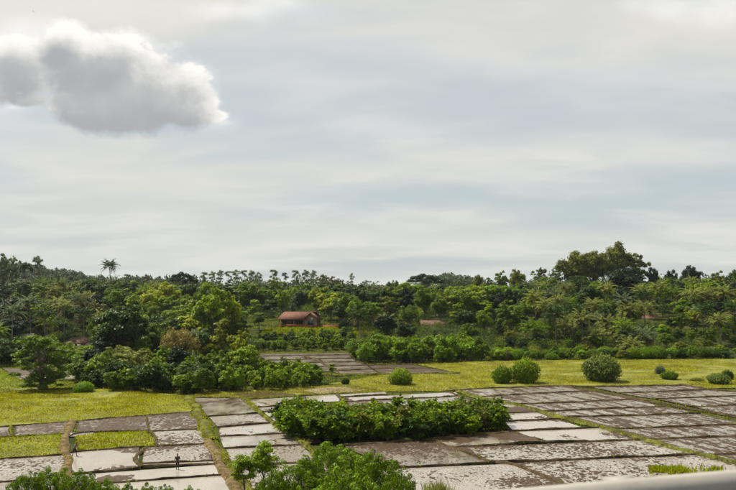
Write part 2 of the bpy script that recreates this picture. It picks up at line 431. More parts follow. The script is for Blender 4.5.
# corners tl, tr, br, bl in photograph pixels, wetness, mud style, tint of the water
PLOTS = [
    ((-40, 430), (11, 427), (11, 437), (-40, 440), .45, 'clod', CLEAR),
    ((16, 426.5), (70, 422), (69, 433.5), (14, 437), .38, 'clod', CLEAR),
    ((-60, 464), (65, 455.5), (64, 477), (-60, 487), .66, 'clod', PALE),
    ((-70, 488), (64, 478), (60, 520), (-90, 520), .75, 'clod', PALE),
    ((79, 421), (146, 416.5), (149, 430), (76, 433), .18, 'clod', BROWN),
    ((147, 416.5), (193, 412.5), (204, 429), (150, 431.5), .30, 'clod', CLEAR),
    ((69, 433), (96, 431.8), (93, 434.5), (69, 437), .92, 'flat', PALE),
    ((152, 432), (205, 429.5), (210, 443.5), (158, 446.5), .62, 'clod', PALE),
    ((70, 453), (139, 447.5), (139, 468.5), (73, 474.5), .80, 'flat', PALE),
    ((145, 447), (210, 444), (212, 461), (142, 464), .64, 'clod', PALE),
    ((142, 464.5), (212.5, 461.5), (214, 464.5), (142, 467), .92, 'flat', PALE),
    ((72, 475.5), (214, 465), (221, 475.5), (72, 486), .82, 'flat', PALE),
    ((70, 487), (221, 476), (240, 500), (66, 520), .84, 'flat', PALE),
    # between the two grassy paths
    ((193, 398), (241, 398.5), (257, 413.5), (208, 416.5), .86, 'flat', BROWN),
    ((209, 417), (258, 414), (272, 423), (218, 427.5), .74, 'clod', PALE),
    ((219, 428), (273, 423.5), (285, 433.5), (220, 436.5), .90, 'flat', PALE),
    ((220, 437), (286, 434), (300, 445), (224, 449), .93, 'flat', CLEAR),
    ((224, 449.5), (301, 445.5), (320, 462), (234, 466), .80, 'clod', PALE),
    ((234, 466.5), (321, 462.5), (345, 484), (243, 490), .75, 'clod', PALE),
    # right of the second path
    ((246, 400), (298, 397), (302, 404), (258, 407.5), .85, 'flat', PALE),
    ((257, 408), (302, 404.5), (302, 409.5), (263, 412), .80, 'clod', PALE),
    ((264, 412.5), (302, 410), (304, 421), (276, 422.5), .85, 'flat', PALE),
    ((277, 423), (304, 421.5), (322, 443), (303, 444.5), .70, 'flat', CLEAR),
    ((302, 395.5), (337, 394), (346, 401), (303, 403.5), .85, 'flat', PALE),
    ((339, 394.3), (385, 392), (387, 394.3), (342, 397), .9, 'flat', PALE),
    ((345, 397.5), (456, 392.3), (459, 396), (350, 402), .85, 'flat', PALE),
    ((347, 402.3), (461, 396.4), (478, 402), (352, 408), .72, 'clod', CLEAR),
    ((447, 386.8), (458, 386.8), (459, 389), (447, 389), .95, 'flat', PALE),
    # strips between the two long diagonal bunds
    ((455, 389.5), (563, 386.5), (588, 391), (480, 396.8), .62, 'furrow', PALE),
    ((481, 397.2), (589, 391.3), (634, 399.3), (521, 404), .55, 'furrow', PALE),
    ((522, 404.4), (635, 399.7), (664, 406.7), (541, 411.7), .52, 'furrow', PALE),
    ((542, 412), (665, 407), (699, 413.5), (561, 417.5), .50, 'furrow', PALE),
    ((562, 418), (700, 414), (748, 424.6), (608, 429), .42, 'furrow', CLEAR),
    ((609, 429.4), (749, 425), (772, 435.4), (636, 440), .42, 'furrow', CLEAR),
    ((637, 440.4), (773, 436), (800, 452), (703, 455.5), .36, 'furrow', CLEAR),
    ((704, 456), (801, 452.6), (830, 474), (760, 470), .36, 'furrow', CLEAR),
    # beyond the farther diagonal
    ((592, 387.5), (685, 386), (709, 390), (621, 393.2), .55, 'furrow', PALE),
    ((622, 393.6), (710, 390.3), (760, 395), (656, 399.2), .55, 'furrow', PALE),
    ((657, 399.5), (762, 395.5), (790, 403), (693, 406.8), .52, 'furrow', PALE),
    ((694, 407.2), (792, 403.6), (810, 412), (737, 416), .45, 'clod', CLEAR),
    # near the shrub island
    ((484, 403), (520, 405), (535, 412), (503, 413.5), .25, 'flat', PALE),
    ((503, 414), (537, 412.5), (556, 419), (505, 421.5), .82, 'flat', PALE),
    ((505, 422), (558, 419.6), (584, 428), (513, 431), .88, 'flat', PALE),
    ((513, 432), (600, 428.3), (637, 440), (546, 442), .86, 'flat', PALE),
    ((432, 440.5), (511, 432.5), (545, 442), (454, 447.7), .40, 'flat', BROWN),
    ((454, 448.3), (637, 440.6), (694, 454.6), (492, 462.4), .55, 'clod', PALE),
    ((345, 447), (431, 441), (491, 462.8), (392, 468.5), .48, 'clod', BROWN),
    ((393, 469), (512, 464), (575, 490), (420, 500), .74, 'clod', PALE),
    ((514, 463.6), (696, 455), (770, 474), (580, 494), .66, 'clod', PALE),
    ((330, 475), (391, 469.2), (418, 500), (345, 508), .74, 'clod', PALE),
    # distant field below the house
    ((262, 354), (349, 353), (350, 355.2), (258, 356.5), .40, 'strip', CLEAR),
    ((258, 356.7), (302, 355.9), (306, 359.2), (268, 360.5), .62, 'strip', PALE),
    ((304, 355.9), (350, 355.4), (352, 358.6), (308, 359.1), .45, 'strip', CLEAR),
    ((268, 360.7), (318, 359.2), (322, 362.6), (280, 364), .45, 'strip', CLEAR),
    ((320, 359.2), (353, 358.8), (358, 361.8), (324, 362.5), .60, 'strip', PALE),
    ((285, 364.2), (322, 362.8), (326, 366.5), (297, 368), .62, 'strip', PALE),
    ((324, 362.8), (360, 362), (366, 365.5), (328, 366.4), .50, 'strip', CLEAR),
    ((297, 368.2), (328, 366.7), (334, 371), (305, 373), .35, 'strip', CLEAR),
    ((330, 366.7), (366, 365.7), (372, 369.4), (336, 370.8), .35, 'strip', CLEAR),
    ((332, 371.2), (372, 369.7), (380, 374.3), (342, 375), .40, 'strip', CLEAR),
    ((368, 365.8), (412, 364.8), (428, 368.5), (374, 369.4), .22, 'strip', BROWN),
    ((374, 369.6), (428, 368.8), (458, 373.2), (382, 374.2), .18, 'strip', BROWN),
    # distant field behind the feathery tree
    ((55, 364.8), (95, 366), (96, 370), (58, 369), .30, 'strip', BROWN),
    ((48, 370), (86, 370.5), (74, 380), (40, 379), .72, 'strip', PALE),
    ((2, 368), (46, 370), (38, 379), (20, 380), .42, 'strip', CLEAR),
]


def build_plots():
    for k, (tl, tr, br, bl, wet, style, tint) in enumerate(PLOTS):
        c = [G(*p) for p in (bl, br, tr, tl)]
        wd = max(np.linalg.norm(c[1] - c[0]), np.linalg.norm(c[2] - c[3])); dp = max(np.linalg.norm(c[3] - c[0]), np.linalg.norm(c[2] - c[1]))
        res = .165 if c[0][1] < 108 else .23 if c[0][1] < 135 else (.42 if c[0][1] < 190 else .9)
        nu, nv = max(3, int(wd / res)), max(3, int(dp / (res * 1.15)))
        u, v = np.meshgrid(np.linspace(0, 1, nu), np.linspace(0, 1, nv))
        P = (c[0][None, None] * ((1 - u) * (1 - v))[..., None] + c[1] * (u * (1 - v))[..., None] + c[2] * (u * v)[..., None] + c[3] * ((1 - u) * v)[..., None])
        h = mud_height(P[..., 0] + k * 3.3, P[..., 1] + k * 1.7, style)
        h = h + .03 * smooth(.9, 1., np.maximum(np.abs(2 * u - 1), np.abs(2 * v - 1)))
        q = np.quantile(h, np.clip(wet, .02, .98))
        z = (h - q) + .02
        P[..., 2] = z
        i, j = np.meshgrid(np.arange(nv - 1), np.arange(nu - 1), indexing='ij')
        Q = np.stack([i * nu + j, i * nu + j + 1, (i + 1) * nu + j + 1, (i + 1) * nu + j], -1)
        o = obj('paddy_plot', make_mesh('paddy_plot', P, Q, True), None, MUD, kind='structure')
        V = [tuple(p[:2]) + (.02,) for p in c]
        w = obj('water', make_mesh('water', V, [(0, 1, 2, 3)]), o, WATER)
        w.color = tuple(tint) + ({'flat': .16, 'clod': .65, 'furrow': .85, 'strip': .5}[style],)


build_plots()


def sheet(name, poly, z, mat, jitter=.0):
    """ground sheet with a ragged outline given by photograph pixels"""
    P = [G(*p) for p in poly]
    out = []
    for a, b in zip(P, P[1:] + P[:1]):
        n = max(1, int(np.linalg.norm(b - a) / 1.2))
        for s in range(n):
            q = a + (b - a) * s / n; r = jitter * (fbm(q[0] * .6, q[1] * .6, 3) - .5) * 2
            out.append((q[0] + r, q[1] + r * 1.6, z + .05 * (fbm(q[0] * .3, q[1] * .3, 2) - .5)))
    me = bpy.data.meshes.new(name); me.from_pydata(out, [], [list(range(len(out)))]); me.update()
    return obj(name, me, None, mat, kind='structure')


MEADOWS = [
    [(-60, 400), (20, 391), (110, 389), (186, 396), (196, 411), (150, 415.5), (80, 420.5), (0, 426.5), (-60, 430)],
    [(-60, 441), (12, 437), (62, 434.5), (62, 455), (0, 459.5), (-60, 463)],
    [(75, 436.5), (100, 433), (146, 431), (153, 438), (156, 446.5), (138, 447), (75, 452)],
    [(330, 384), (380, 375), (460, 373.5), (418, 364.5), (490, 361), (600, 360), (780, 359), (780, 387), (700, 388.5), (684, 385.4), (570, 386), (447, 391), (400, 391.8), (380, 391.6), (352, 386)],
    [(-60, 375), (0, 368), (22, 381), (70, 382), (100, 388), (20, 390.5), (-60, 399)],
    [(190, 397), (200, 392), (240, 391), (318, 386), (352, 385), (384, 391.5), (300, 396.5), (242, 398)],
]
for poly in MEADOWS: sheet('meadow', poly, .03, MEADOW, .5)
sheet('dry_plot', [(302, 391.5), (320, 388.3), (345, 387.6), (366, 390.8), (350, 392.8), (318, 394.2)], .10, TAN, .4)
sheet('dry_plot', [(236, 393.8), (262, 392.3), (296, 394.2), (296, 396.3), (243, 398)], .09, BUND, .4)

# bunds: low earth ridges along photograph polylines
BUNDS = [
    # pixel polyline, half width m, height m, grassy
    ([(188, 397), (200, 418), (213, 441)], 1.15, .45, 1), ([(208, 441), (222, 464), (246, 506)], 1.2, .40, 2), ([(216, 442), (230, 464), (256, 506)], .55, .30, 1),
    ([(241, 397.5), (258, 411), (275, 423), (303, 445), (330, 468)], .55, .35, 1),
    ([(450, 388.5), (480, 398.5), (522, 406.5), (558, 416.5), (600, 427.5), (641, 440.2), (695, 454), (760, 470)], .62, .38, 1),
    ([(562, 386.2), (585, 390.6), (604, 393.2), (636, 399.4), (678, 407), (736, 416.5), (760, 420)], .45, .32, 0),
    ([(505, 429), (512, 432), (546, 442)], .38, .25, 0), ([(431, 440.3), (453, 448), (492, 462.6), (514, 463.8), (545, 476), (580, 491)], .42, .30, 0),
    ([(71, 421), (66, 437), (67, 455), (65, 470), (60, 490)], 1.0, .30, 2),
    ([(-60, 427.5), (0, 427), (72, 421.8), (146, 416), (194, 412.5)], .35, .25, 0),
    ([(11, 426.5), (13, 437)], .3, .25, 1),
    ([(-60, 440.5), (14, 437), (66, 434)], .3, .22, 1), ([(-60, 464), (0, 459.8), (66, 455)], .32, .30, 0), ([(-60, 487.5), (65, 477.5)], .28, .25, 0),
    ([(147, 416.5), (149.5, 431)], .28, .22, 0), ([(69, 437), (76, 433.5), (100, 432.5), (150, 431), (158, 439), (157, 447)], .30, .25, 0),
    ([(70, 453), (100, 450), (157, 446.8), (211, 443.8)], .32, .30, 0), ([(147, 447.5), (137, 456), (136, 463), (142, 467.5)], .45, .30, 0),
    ([(142, 464), (213, 461.2)], .28, .25, 0), ([(143, 467.2), (215, 464.5)], .32, .30, 0), ([(72, 475), (140, 468.6)], .3, .28, 0),
    ([(72, 486.4), (145, 480.8), (222, 475.7)], .28, .25, 0), ([(150, 431.5), (205, 429.3)], .25, .2, 0),
    ([(208, 416.7), (258, 413.6)], .35, .28, 0), ([(218, 427.7), (273, 423.2)], .35, .28, 0), ([(219, 436.7), (286, 433.7)], .32, .28, 0),
    ([(223, 449.2), (301, 445.2)], .34, .28, 0), ([(234, 466.2), (322, 462)], .34, .28, 0),
    ([(258, 407.7), (302, 404.2)], .35, .28, 0), ([(263, 412.2), (302, 409.7)], .35, .28, 0), ([(276, 422.7), (304, 421.2)], .3, .28, 0),
    ([(246, 399.5), (298, 396.6), (338, 394)], .45, .3, 1), ([(337, 394), (346, 401.8)], .5, .3, 0),
    ([(338, 394), (386, 391.7)], .35, .25, 1), ([(342, 397.2), (388, 394.4)], .5, .28, 0), ([(347, 402.2), (460, 396.2)], .5, .3, 0),
    ([(446, 391.5), (459, 396), (478, 402)], .4, .28, 0),
    ([(480, 397), (589, 391.2), (600, 392.4)], .5, .32, 0), ([(521, 404.3), (580, 402.6), (635, 399.5)], .5, .32, 0), ([(541, 411.9), (665, 406.9)], .45, .32, 0),
    ([(561, 417.8), (700, 413.8)], .42, .32, 0), ([(608, 429.2), (760, 424.4)], .42, .32, 0), ([(636, 440.2), (772, 435.8)], .42, .32, 0), ([(703, 455.8), (800, 452.4)], .40, .32, 0),
    ([(621, 393.4), (710, 390.1)], .5, .3, 0), ([(656, 399.4), (762, 395.2)], .5, .3, 0), ([(693, 407), (792, 403.3)], .45, .3, 0),
    ([(503, 413.7), (537, 412.3)], .4, .28, 0), ([(505, 421.7), (558, 419.4)], .35, .28, 0), ([(512, 431.5), (600, 428)], .32, .3, 0),
    ([(453, 448), (546, 442.2), (639, 440.2)], .36, .32, 0), ([(492, 462.7), (580, 459.8), (696, 454.8)], .32, .34, 0), ([(350, 471.5), (392, 468.7), (494, 463)], .32, .3, 0),
    ([(340, 446), (380, 443.6), (431, 440.3), (475, 435.5), (512, 432)], .5, .3, 0),
    ([(258, 356.6), (303, 355.8), (350, 355.2)], .6, .35, 0), ([(268, 360.6), (320, 359.1), (354, 358.7)], .6, .35, 0), ([(283, 364.1), (322, 362.7), (360, 361.9)], .6, .35, 0),
    ([(297, 368.1), (328, 366.6), (368, 365.6), (414, 364.7)], .6, .35, 0), ([(332, 371.1), (374, 369.5), (430, 368.6)], .6, .35, 0), ([(303, 355.9), (322, 362.7), (336, 371), (342, 375.4)], .6, .35, 0),
    ([(300, 374), (342, 375.4), (382, 374.5), (460, 373.6)], .7, .35, 1), ([(40, 379.6), (74, 380.4), (96, 371)], .6, .35, 1), ([(46, 369.7), (58, 369.3), (96, 370.3)], .6, .35, 1),
    ([(447, 391.7), (480, 389), (563, 386.3), (590, 387.2), (684, 385.6), (712, 390), (770, 395)], .55, .35, 0),
]
TUFTS = []


def build_bunds():
    for px, hw, hh, gr in BUNDS:
        P = [G(*p) for p in px]; pts = []
        for a, b in zip(P, P[1:]):
            n = max(2, int(np.linalg.norm(b - a) / .8))
            pts += [a + (b - a) * s / n for s in range(n)]
        pts.append(P[-1]); pts = np.array(pts)
        if len(pts) > 6:   # round off the corners
            for _ in range(2): pts[1:-1] = (pts[:-2] + 2 * pts[1:-1] + pts[2:]) / 4
        hw *= (.5, .62, .5)[gr]; hh *= .9 if gr else .8
        T = unit(np.gradient(pts, axis=0)); N = np.stack([-T[:, 1], T[:, 0], T[:, 2] * 0], -1)
        s = np.arange(len(pts)); wob = (fbm(s * .35 + px[0][0], s * 0. + px[0][1], 3) - .5)
        ends = np.minimum(1, np.minimum(s, s[::-1]) / 4.)
        slow = fbm(s * .11 + px[0][1] * 3, s * 0. + px[0][0], 2) - .5
        pts = pts + N * ((wob * .9 * hw + slow * .85) * ends)[:, None]
        wv = hw * (1.1 + 1.0 * (fbm(s * .35 + 40, s * 0. + px[0][0], 3) - .5) * 2); hv = hh * (1 + .6 * (fbm(s * .6 + 90, s * 0. + px[0][1], 3) - .5) * 2)
        if gr == 2: wv = hw * (1 + .2 * np.sin(s * .31)); hv = hh * (1 + .1 * np.sin(s * .5))
        prof = [(-1.25, -.2), (-1.0, .15), (-.55, .85), (0., 1.), (.55, .85), (1.0, .15), (1.25, -.2)]
        V = np.stack([pts + N * (wv * a)[:, None] + np.array([0, 0, 1.]) * (hv * b + .02 * (a * a))[:, None] for a, b in prof], 1)
        V[..., 2] += .06 * (vnoise(V[..., 0] * 2.1, V[..., 1] * 2.1) - .5)
        n = len(prof); i, j = np.meshgrid(np.arange(len(pts) - 1), np.arange(n - 1), indexing='ij')
        Q = np.stack([i * n + j, (i + 1) * n + j, (i + 1) * n + j + 1, i * n + j + 1], -1)
        obj('paddy_bund', make_mesh('paddy_bund', V, Q, True), None, (BUND, BUND_GRASS, PATH)[gr], kind='structure')
        dens = (3., 20, 4)[gr]
        for _ in range(int(dens * hw * 2 * len(pts) * .8)):
            k = random.randrange(len(pts)); q = pts[k] + N[k] * random.uniform(-.9, .9) * wv[k]
            TUFTS.append((q[0], q[1], hv[k] * .6, random.uniform(.10, .22), random.random()))


build_bunds()

# ------------------------------------------------------------------ grass
def in_poly(x, y, poly):
    c = np.zeros(len(x), bool); n = len(poly)
    for i in range(n):
        x1, y1 = poly[i][:2]; x2, y2 = poly[(i + 1) % n][:2]
        k = ((y1 > y) != (y2 > y)) & (x < (x2 - x1) * (y - y1) / (y2 - y1 + 1e-12) + x1)
        c ^= k
    return c


def blades(X, Y, Z, H, name, color, label, cat='grass', per=4, spread=.16, width=.055):
    n = len(X); C = np.repeat(np.stack([X, Y, Z], -1), per, 0); Hh = np.repeat(H, per) * RNG.uniform(.6, 1.2, n * per)
    a = RNG.uniform(0, 6.283, n * per); D = np.stack([np.cos(a), np.sin(a), a * 0], -1)
    C = C + D * (RNG.uniform(0, spread, n * per))[:, None]; R = np.stack([-np.sin(a), np.cos(a), a * 0], -1)
    wv = (width * (1 + Hh))[:, None]; up = np.array([0, 0, 1.])
    tp = C + D * (Hh * .45)[:, None] + up * Hh[:, None]
    V = np.stack([C - R * wv, C + R * wv, tp + R * wv * .15, tp - R * wv * .15], 1)
    Q = np.arange(n * per * 4).reshape(-1, 4)
    o = obj(name, make_mesh(name, V, Q), None, GRASS, color=color, kind='stuff'); tag(o, label, cat)
    return o


GRASS_COLS = [(.168, .190, .012), (.140, .170, .012), (.140, .170, .012), (.170, .186, .012), (.10, .14, .022), (.13, .135, .028)]
GRASS_LAB = ['yellow green grass of the wide meadow on the left, above the mud plots', 'yellow green grass filling the plot at the left edge',
             'grass of the plot beside the stooping person, rounded at its right end', 'yellow green grass of the long meadow below the hedge on the right',
             'grass around the feathery lone tree at the far left', 'thin grass along the track before the left thicket']
for poly, gc, gl in zip(MEADOWS, GRASS_COLS, GRASS_LAB):
    W_ = np.array([G(*p) for p in poly]); lo, hi = W_.min(0), W_.max(0)
    lo[0] = max(lo[0], -95); hi[0] = min(hi[0], 110)
    area = (hi[0] - lo[0]) * (hi[1] - lo[1]); n = int(min(60000, area * 13))
    X, Y = RNG.uniform(lo[0], hi[0], n), RNG.uniform(lo[1], hi[1], n)
    k = in_poly(X, Y, W_) & (fbm(X * .14, Y * .14, 3) > .31 + .12 * RNG.random(len(X))); X, Y = X[k], Y[k]
    H = .06 + .22 * fbm(X * .09 + 5, Y * .09, 3) * RNG.uniform(.4, 1.4, len(X))
    blades(X, Y, np.full(len(X), .02), H, 'meadow_grass', gc, gl, per=3, spread=.28, width=.05)
# rough verges: everywhere on the flat that is neither plot nor meadow
vx, vy = RNG.uniform(-95, 105, 56000), RNG.uniform(112, 262, 56000)
vp = np.abs(vx / vy) < .49
for pl in PLOTS: vp &= ~in_poly(vx, vy, np.array([G(*p) for p in pl[:4]]))
for pl in MEADOWS: vp &= ~in_poly(vx, vy, np.array([G(*p) for p in pl]))
vx, vy = vx[vp], vy[vp]
blades(vx, vy, hill(vx, vy), RNG.uniform(.12, .45, len(vx)), 'verge_grass', (.095, .125, .022), 'rough green grass on the verges between plots, thickets and meadows', per=3, spread=.3, width=.06)
T_ = np.array(TUFTS)
blades(T_[:, 0], T_[:, 1], T_[:, 2], T_[:, 3] * 1.1, 'bund_grass', (.120, .145, .018), 'short rough grass growing along the bunds', per=3)
# weeds standing in the nearest plot on the right
cx = np.concatenate([RNG.normal(px, s, n) for px, s, n in ((658, 5, 150), (677, 6, 240), (714, 6, 60), (690, 14, 40))])
cy = np.concatenate([RNG.normal(py, s, n) for py, s, n in ((470.5, 1.2, 150), (471.5, 1.4, 240), (471, 2, 60), (472, 1.5, 40))])
q = np.array([G(a, b) for a, b in zip(cx, cy)])
blades(q[:, 0], q[:, 1], q[:, 2], RNG.uniform(.2, .55, len(q)), 'water_weeds', (.13, .16, .025), 'patch of green weeds in the wet plot beside the guard rail', 'weeds', 5, .2, .04)

# ------------------------------------------------------------------ tree library
LIB = {}


def grow(clumps, nleaf, leaf, ratio=.5, up=.35, trunk_h=None, trunk_r=.22, H=14., rng=None, limb=.07, bend=.6, droop=0., shell=.55, flat_=.8, limbs=True):
    """crown mesh of leaf clumps + trunk mesh with a limb to every clump. clumps: (x, y, z, r)"""
    rng = rng or RNG
    g = Geo()
    tot = sum(c[3] ** 2 for c in clumps)
    for (x, y, z, r) in clumps:
        n = max(8, int(nleaf * r * r / tot))
        d = unit(rng.normal(size=(n, 3))); d[:, 2] = np.where(d[:, 2] < -.45, -d[:, 2], d[:, 2])
        rad = r * (shell + (1 - shell) * rng.random(n) ** .6) * (1 + .22 * rng.normal(size=n))
        C = np.array([x, y, z]) + d * rad[:, None] * np.array([1, 1, flat_])
        D = d * .8 + rng.normal(size=(n, 3)) * .7 + np.array([0, 0, up - droop])
        g.add(*leaves(C, D, leaf * rng.uniform(.65, 1.35, n), ratio, .16, rng, unit(d + rng.normal(size=(n, 3)) * .38 + np.array([0, 0, .25]))))
    t = Geo()
    trunk_h = trunk_h or H * .5
    k = 7; s = np.linspace(0, 1, k); bx, by = rng.normal(size=2) * bend * H * .03
    tp = np.stack([bx * s ** 2 * 2, by * s ** 2 * 2, s * trunk_h], -1)
    tr = trunk_r * (1.35 * np.exp(-s * 6) * .5 + 1 - .55 * s)
    t.tube(tp, tr, 7)
    if limbs:
        for (x, y, z, r) in clumps:
            f = np.clip((z / H) * rng.uniform(.55, .95), .25, 1); a = np.array([np.interp(f, s, tp[:, q]) for q in range(3)])
            if a[2] > z: a[2] = z * .75
            e = np.array([x, y, z]); mid = (a + e) / 2 + np.array([0, 0, -.06 * H * rng.random()]) + rng.normal(size=3) * .03 * H
            t.tube([a, a * .6 + mid * .4, mid, mid * .4 + e * .6, e], np.array([1, .8, .6, .4, .15]) * limb * (trunk_r / .22), 4)
    return t.mesh('trunk', True, [BARK]), g.mesh('crown', False, [LEAF])


def reg(kind, tm, cm, h0, w0): LIB.setdefault(kind, []).append((tm, cm, h0, w0))


def ell(rng, n, cz, rx, rz, rmin, rmax, inner=.45, top=.15):
    out = []
    while len(out) < n:
        d = unit(rng.normal(size=3)); d[2] += top
        f = rng.uniform(inner, 1.); r = rng.uniform(rmin, rmax)
        out.append((d[0] * f * (rx - r * .7), d[1] * f * (rx - r * .7), cz + d[2] * f * (rz - r * .6), r))
    return out


for s in range(4):
    r = np.random.default_rng(100 + s)
    cl = ell(r, 46, 8.6, 6., 5.2, 1.0, 1.9) + [(0, 0, 8.5, 2.6)]
    reg('round', *grow(cl, 9500, .66, .55, .3, 8., .34, 14., r), 14., 12.)
for s in range(4):      # loose, light crown with gaps
    r = np.random.default_rng(200 + s)
    cl = ell(r, 60, 8.8, 5.8, 5.6, .55, 1.15, .3, .1)
    reg('airy', *grow(cl, 8500, .60, .5, .1, 9., .26, 14., r, droop=.25), 14., 12.)
for s in range(3):      # umbrella crown
    r = np.random.default_rng(300 + s); cl = []
    for q in range(42):
        a = r.uniform(0, 6.28); f = math.sqrt(r.random()); cl.append((math.cos(a) * f * 7, math.sin(a) * f * 7, 11.6 - 2.8 * f * f + r.normal() * .4, r.uniform(.9, 1.5)))
    reg('umbrella', *grow(cl, 7500, .55, .5, .35, 7.5, .36, 14., r, flat_=.5), 13., 15.)
for s in range(3):      # layered feathery tree
    r = np.random.default_rng(400 + s); cl = []
    for lz, lr in ((1.8, 3.6), (3.0, 4.6), (4.2, 5.2), (5.8, 5.6), (7.4, 5.0), (8.8, 3.8), (9.8, 2.2)):
        for q in range(int(5 + lr * 2.4)):
            a = r.uniform(0, 6.28); f = r.uniform(.35, 1.); cl.append((math.cos(a) * f * lr, math.sin(a) * f * lr, lz + r.normal() * .3 - .5 * f, r.uniform(.65, 1.15)))
    reg('layered', *grow(cl, 15000, .42, .42, .1, 8., .32, 10.5, r, flat_=.38, limb=.06), 10.6, 11.5)
for s in range(4):      # tall skyline tree: bare stem, tufts
    r = np.random.default_rng(500 + s); cl = []
    for q in range(30):
        z = r.uniform(5, 19); w = 3.4 * (1 - abs(z - 14.5) / 12); a = r.uniform(0, 6.28)
        cl.append((math.cos(a) * w * r.uniform(.2, 1), math.sin(a) * w * r.uniform(.2, 1), z, r.uniform(.6, 1.3)))
    cl.append((0, 0, 19.2, 1.))
    reg('pine', *grow(cl, 3200, .55, .35, .2, 19., .2, 20., r, limb=.04), 20., 6.6)
for s in range(4):      # tall sparse broadleaf with sky showing through
    r = np.random.default_rng(600 + s); cl = []
    for q in range(70):
        a = r.uniform(0, 6.28); f = r.uniform(.1, 1); cl.append((math.cos(a) * f * 4.9, math.sin(a) * f * 4.9, 11.5 + r.uniform(-5, 5.8) * (1 - .4 * f), r.uniform(.45, 1.0)))
    reg('sparse', *grow(cl, 6500, .55, .5, .2, 12., .28, 18., r, limb=.09), 18., 11.)
for s in range(2):      # arching dry clump
    r = np.random.default_rng(700 + s); t, g = Geo(), Geo()
    for q in range(46):
        a = r.uniform(0, 6.28); reach = r.uniform(.5, 5.); h = r.uniform(6, 9.5); u_ = np.linspace(0, 1, 7)
        rr = reach * u_ ** 1.8; zz = h * np.sin(u_ * 1.9) / math.sin(1.57)
        P = np.stack([math.cos(a) * (rr + .5), math.sin(a) * (rr + .5), zz], -1); t.tube(P, .05 * (1 - .8 * u_), 4)
        n = 150; k = r.uniform(.35, 1, n); C = np.stack([np.interp(k, u_, P[:, i]) for i in range(3)], -1) + r.normal(size=(n, 3)) * .38
        g.add(*leaves(C, r.normal(size=(n, 3)) * .5 + np.array([math.cos(a), math.sin(a), -.9]), .45 * r.uniform(.6, 1.4, n), .28, .1, r))
    reg('bamboo', t.mesh('trunk', True, [BARK]), g.mesh('crown', False, [LEAF]), 9.3, 11.)
for s in range(3):      # slender stem with flat leafy tiers
    r = np.random.default_rng(800 + s); cl = []
    for q in range(26):
        z = r.uniform(5.5, 12); w = 3.2 * math.sin((z - 4.5) / 8. * 3.0 + .1); a = r.uniform(0, 6.28); f = r.uniform(.2, 1)
        cl.append((math.cos(a) * f * w, math.sin(a) * f * w, z, r.uniform(.55, 1.05)))
    reg('slender', *grow(cl, 4500, .6, .55, .15, 11.5, .15, 12.5, r, flat_=.55, limb=.06), 12.6, 7.2)
for s in range(3):      # dense domed bush with an even, slightly lumpy surface
    r = np.random.default_rng(900 + s); g, t = Geo(), Geo(); n = 6500
    doms = [(0, 0, 1.75, 1.95, 1.9)] + [(math.cos(a) * r.uniform(.9, 1.35), math.sin(a) * r.uniform(.9, 1.35), r.uniform(1.1, 2.1), r.uniform(1.0, 1.5), r.uniform(1.0, 1.45)) for a in np.arange(6) * 1.05 + r.uniform(0, 1)]
    for (bx, by, bz, br, bh) in doms:
        m = int(n * br * br / 14.); d = unit(r.normal(size=(m, 3))); az, el_ = np.arctan2(d[:, 1], d[:, 0]), d[:, 2]
        lump = .74 + .56 * fbm(az * 2.3 + 20 + s * 7 + bx * 3, el_ * 3.6 + 11 + by * 3, 3, .65)
        C = np.array([bx, by, bz]) + d * (lump * (.80 + .20 * r.random(m)) + np.abs(r.normal(size=m)) * .05)[:, None] * np.array([br, br, bh])
        k = C[:, 2] > .1; C, dd = C[k], d[k]
        g.add(*leaves(C, dd + r.normal(size=C.shape) * .55 + np.array([0, 0, .3]), .26 * r.uniform(.6, 1.4, len(C)), .6, .16, r, unit(dd + r.normal(size=C.shape) * .5)))
    t.tube([(0, 0, 0), (.05, .02, .8), (0, 0, 1.8)], [.16, .12, .08], 6)
    for a in np.linspace(0, 5.8, 9): t.tube([(0, 0, .5), (math.cos(a) * .9, math.sin(a) * .9, 1.3), (math.cos(a) * 1.9, math.sin(a) * 1.9, 1.9)], [.07, .045, .015], 4)
    reg('bush', t.mesh('trunk', True, [BARK]), g.mesh('crown', False, [LEAF]), 3.9, 4.7)
for s in range(4):      # leafy shrub: several stems carrying rosettes of large leaves
    r = np.random.default_rng(1000 + s); t, g = Geo(), Geo()
    for q in range(17):
        a = r.uniform(0, 6.28); reach = r.uniform(.1, 1.5); h = r.uniform(1.5, 4.) * (1 - .12 * reach)
        u_ = np.linspace(0, 1, 5); P = np.stack([math.cos(a) * reach * u_ ** 1.3, math.sin(a) * reach * u_ ** 1.3, h * u_], -1); t.tube(P, .045 * (1 - .6 * u_), 4)
        for k in (.45, .7, .9, 1.):
            c = np.array([np.interp(k, u_, P[:, i]) for i in range(3)]); n = 17 if k > .8 else 11
            d = unit(r.normal(size=(n, 3)) * np.array([1, 1, .55]) + np.array([0, 0, .35])); L = r.uniform(.32, .62, n)
            g.add(*leaves(c + d * (L * .62)[:, None] + r.normal(size=(n, 3)) * .1, d + np.array([0, 0, -.25]), L, .5, .14, r))
    reg('shrub', t.mesh('stem', True, [BARK]), g.mesh('foliage', False, [LEAF]), 4.1, 3.9)
for s in range(3):      # tall bush, leafy to the ground
    r = np.random.default_rng(1100 + s); cl = ell(r, 30, 3.0, 2.3, 2.7, .5, .95, .5, .1)
    reg('tallbush', *grow(cl, 3600, .40, .5, .25, 4., .12, 5.8, r), 5.7, 4.8)
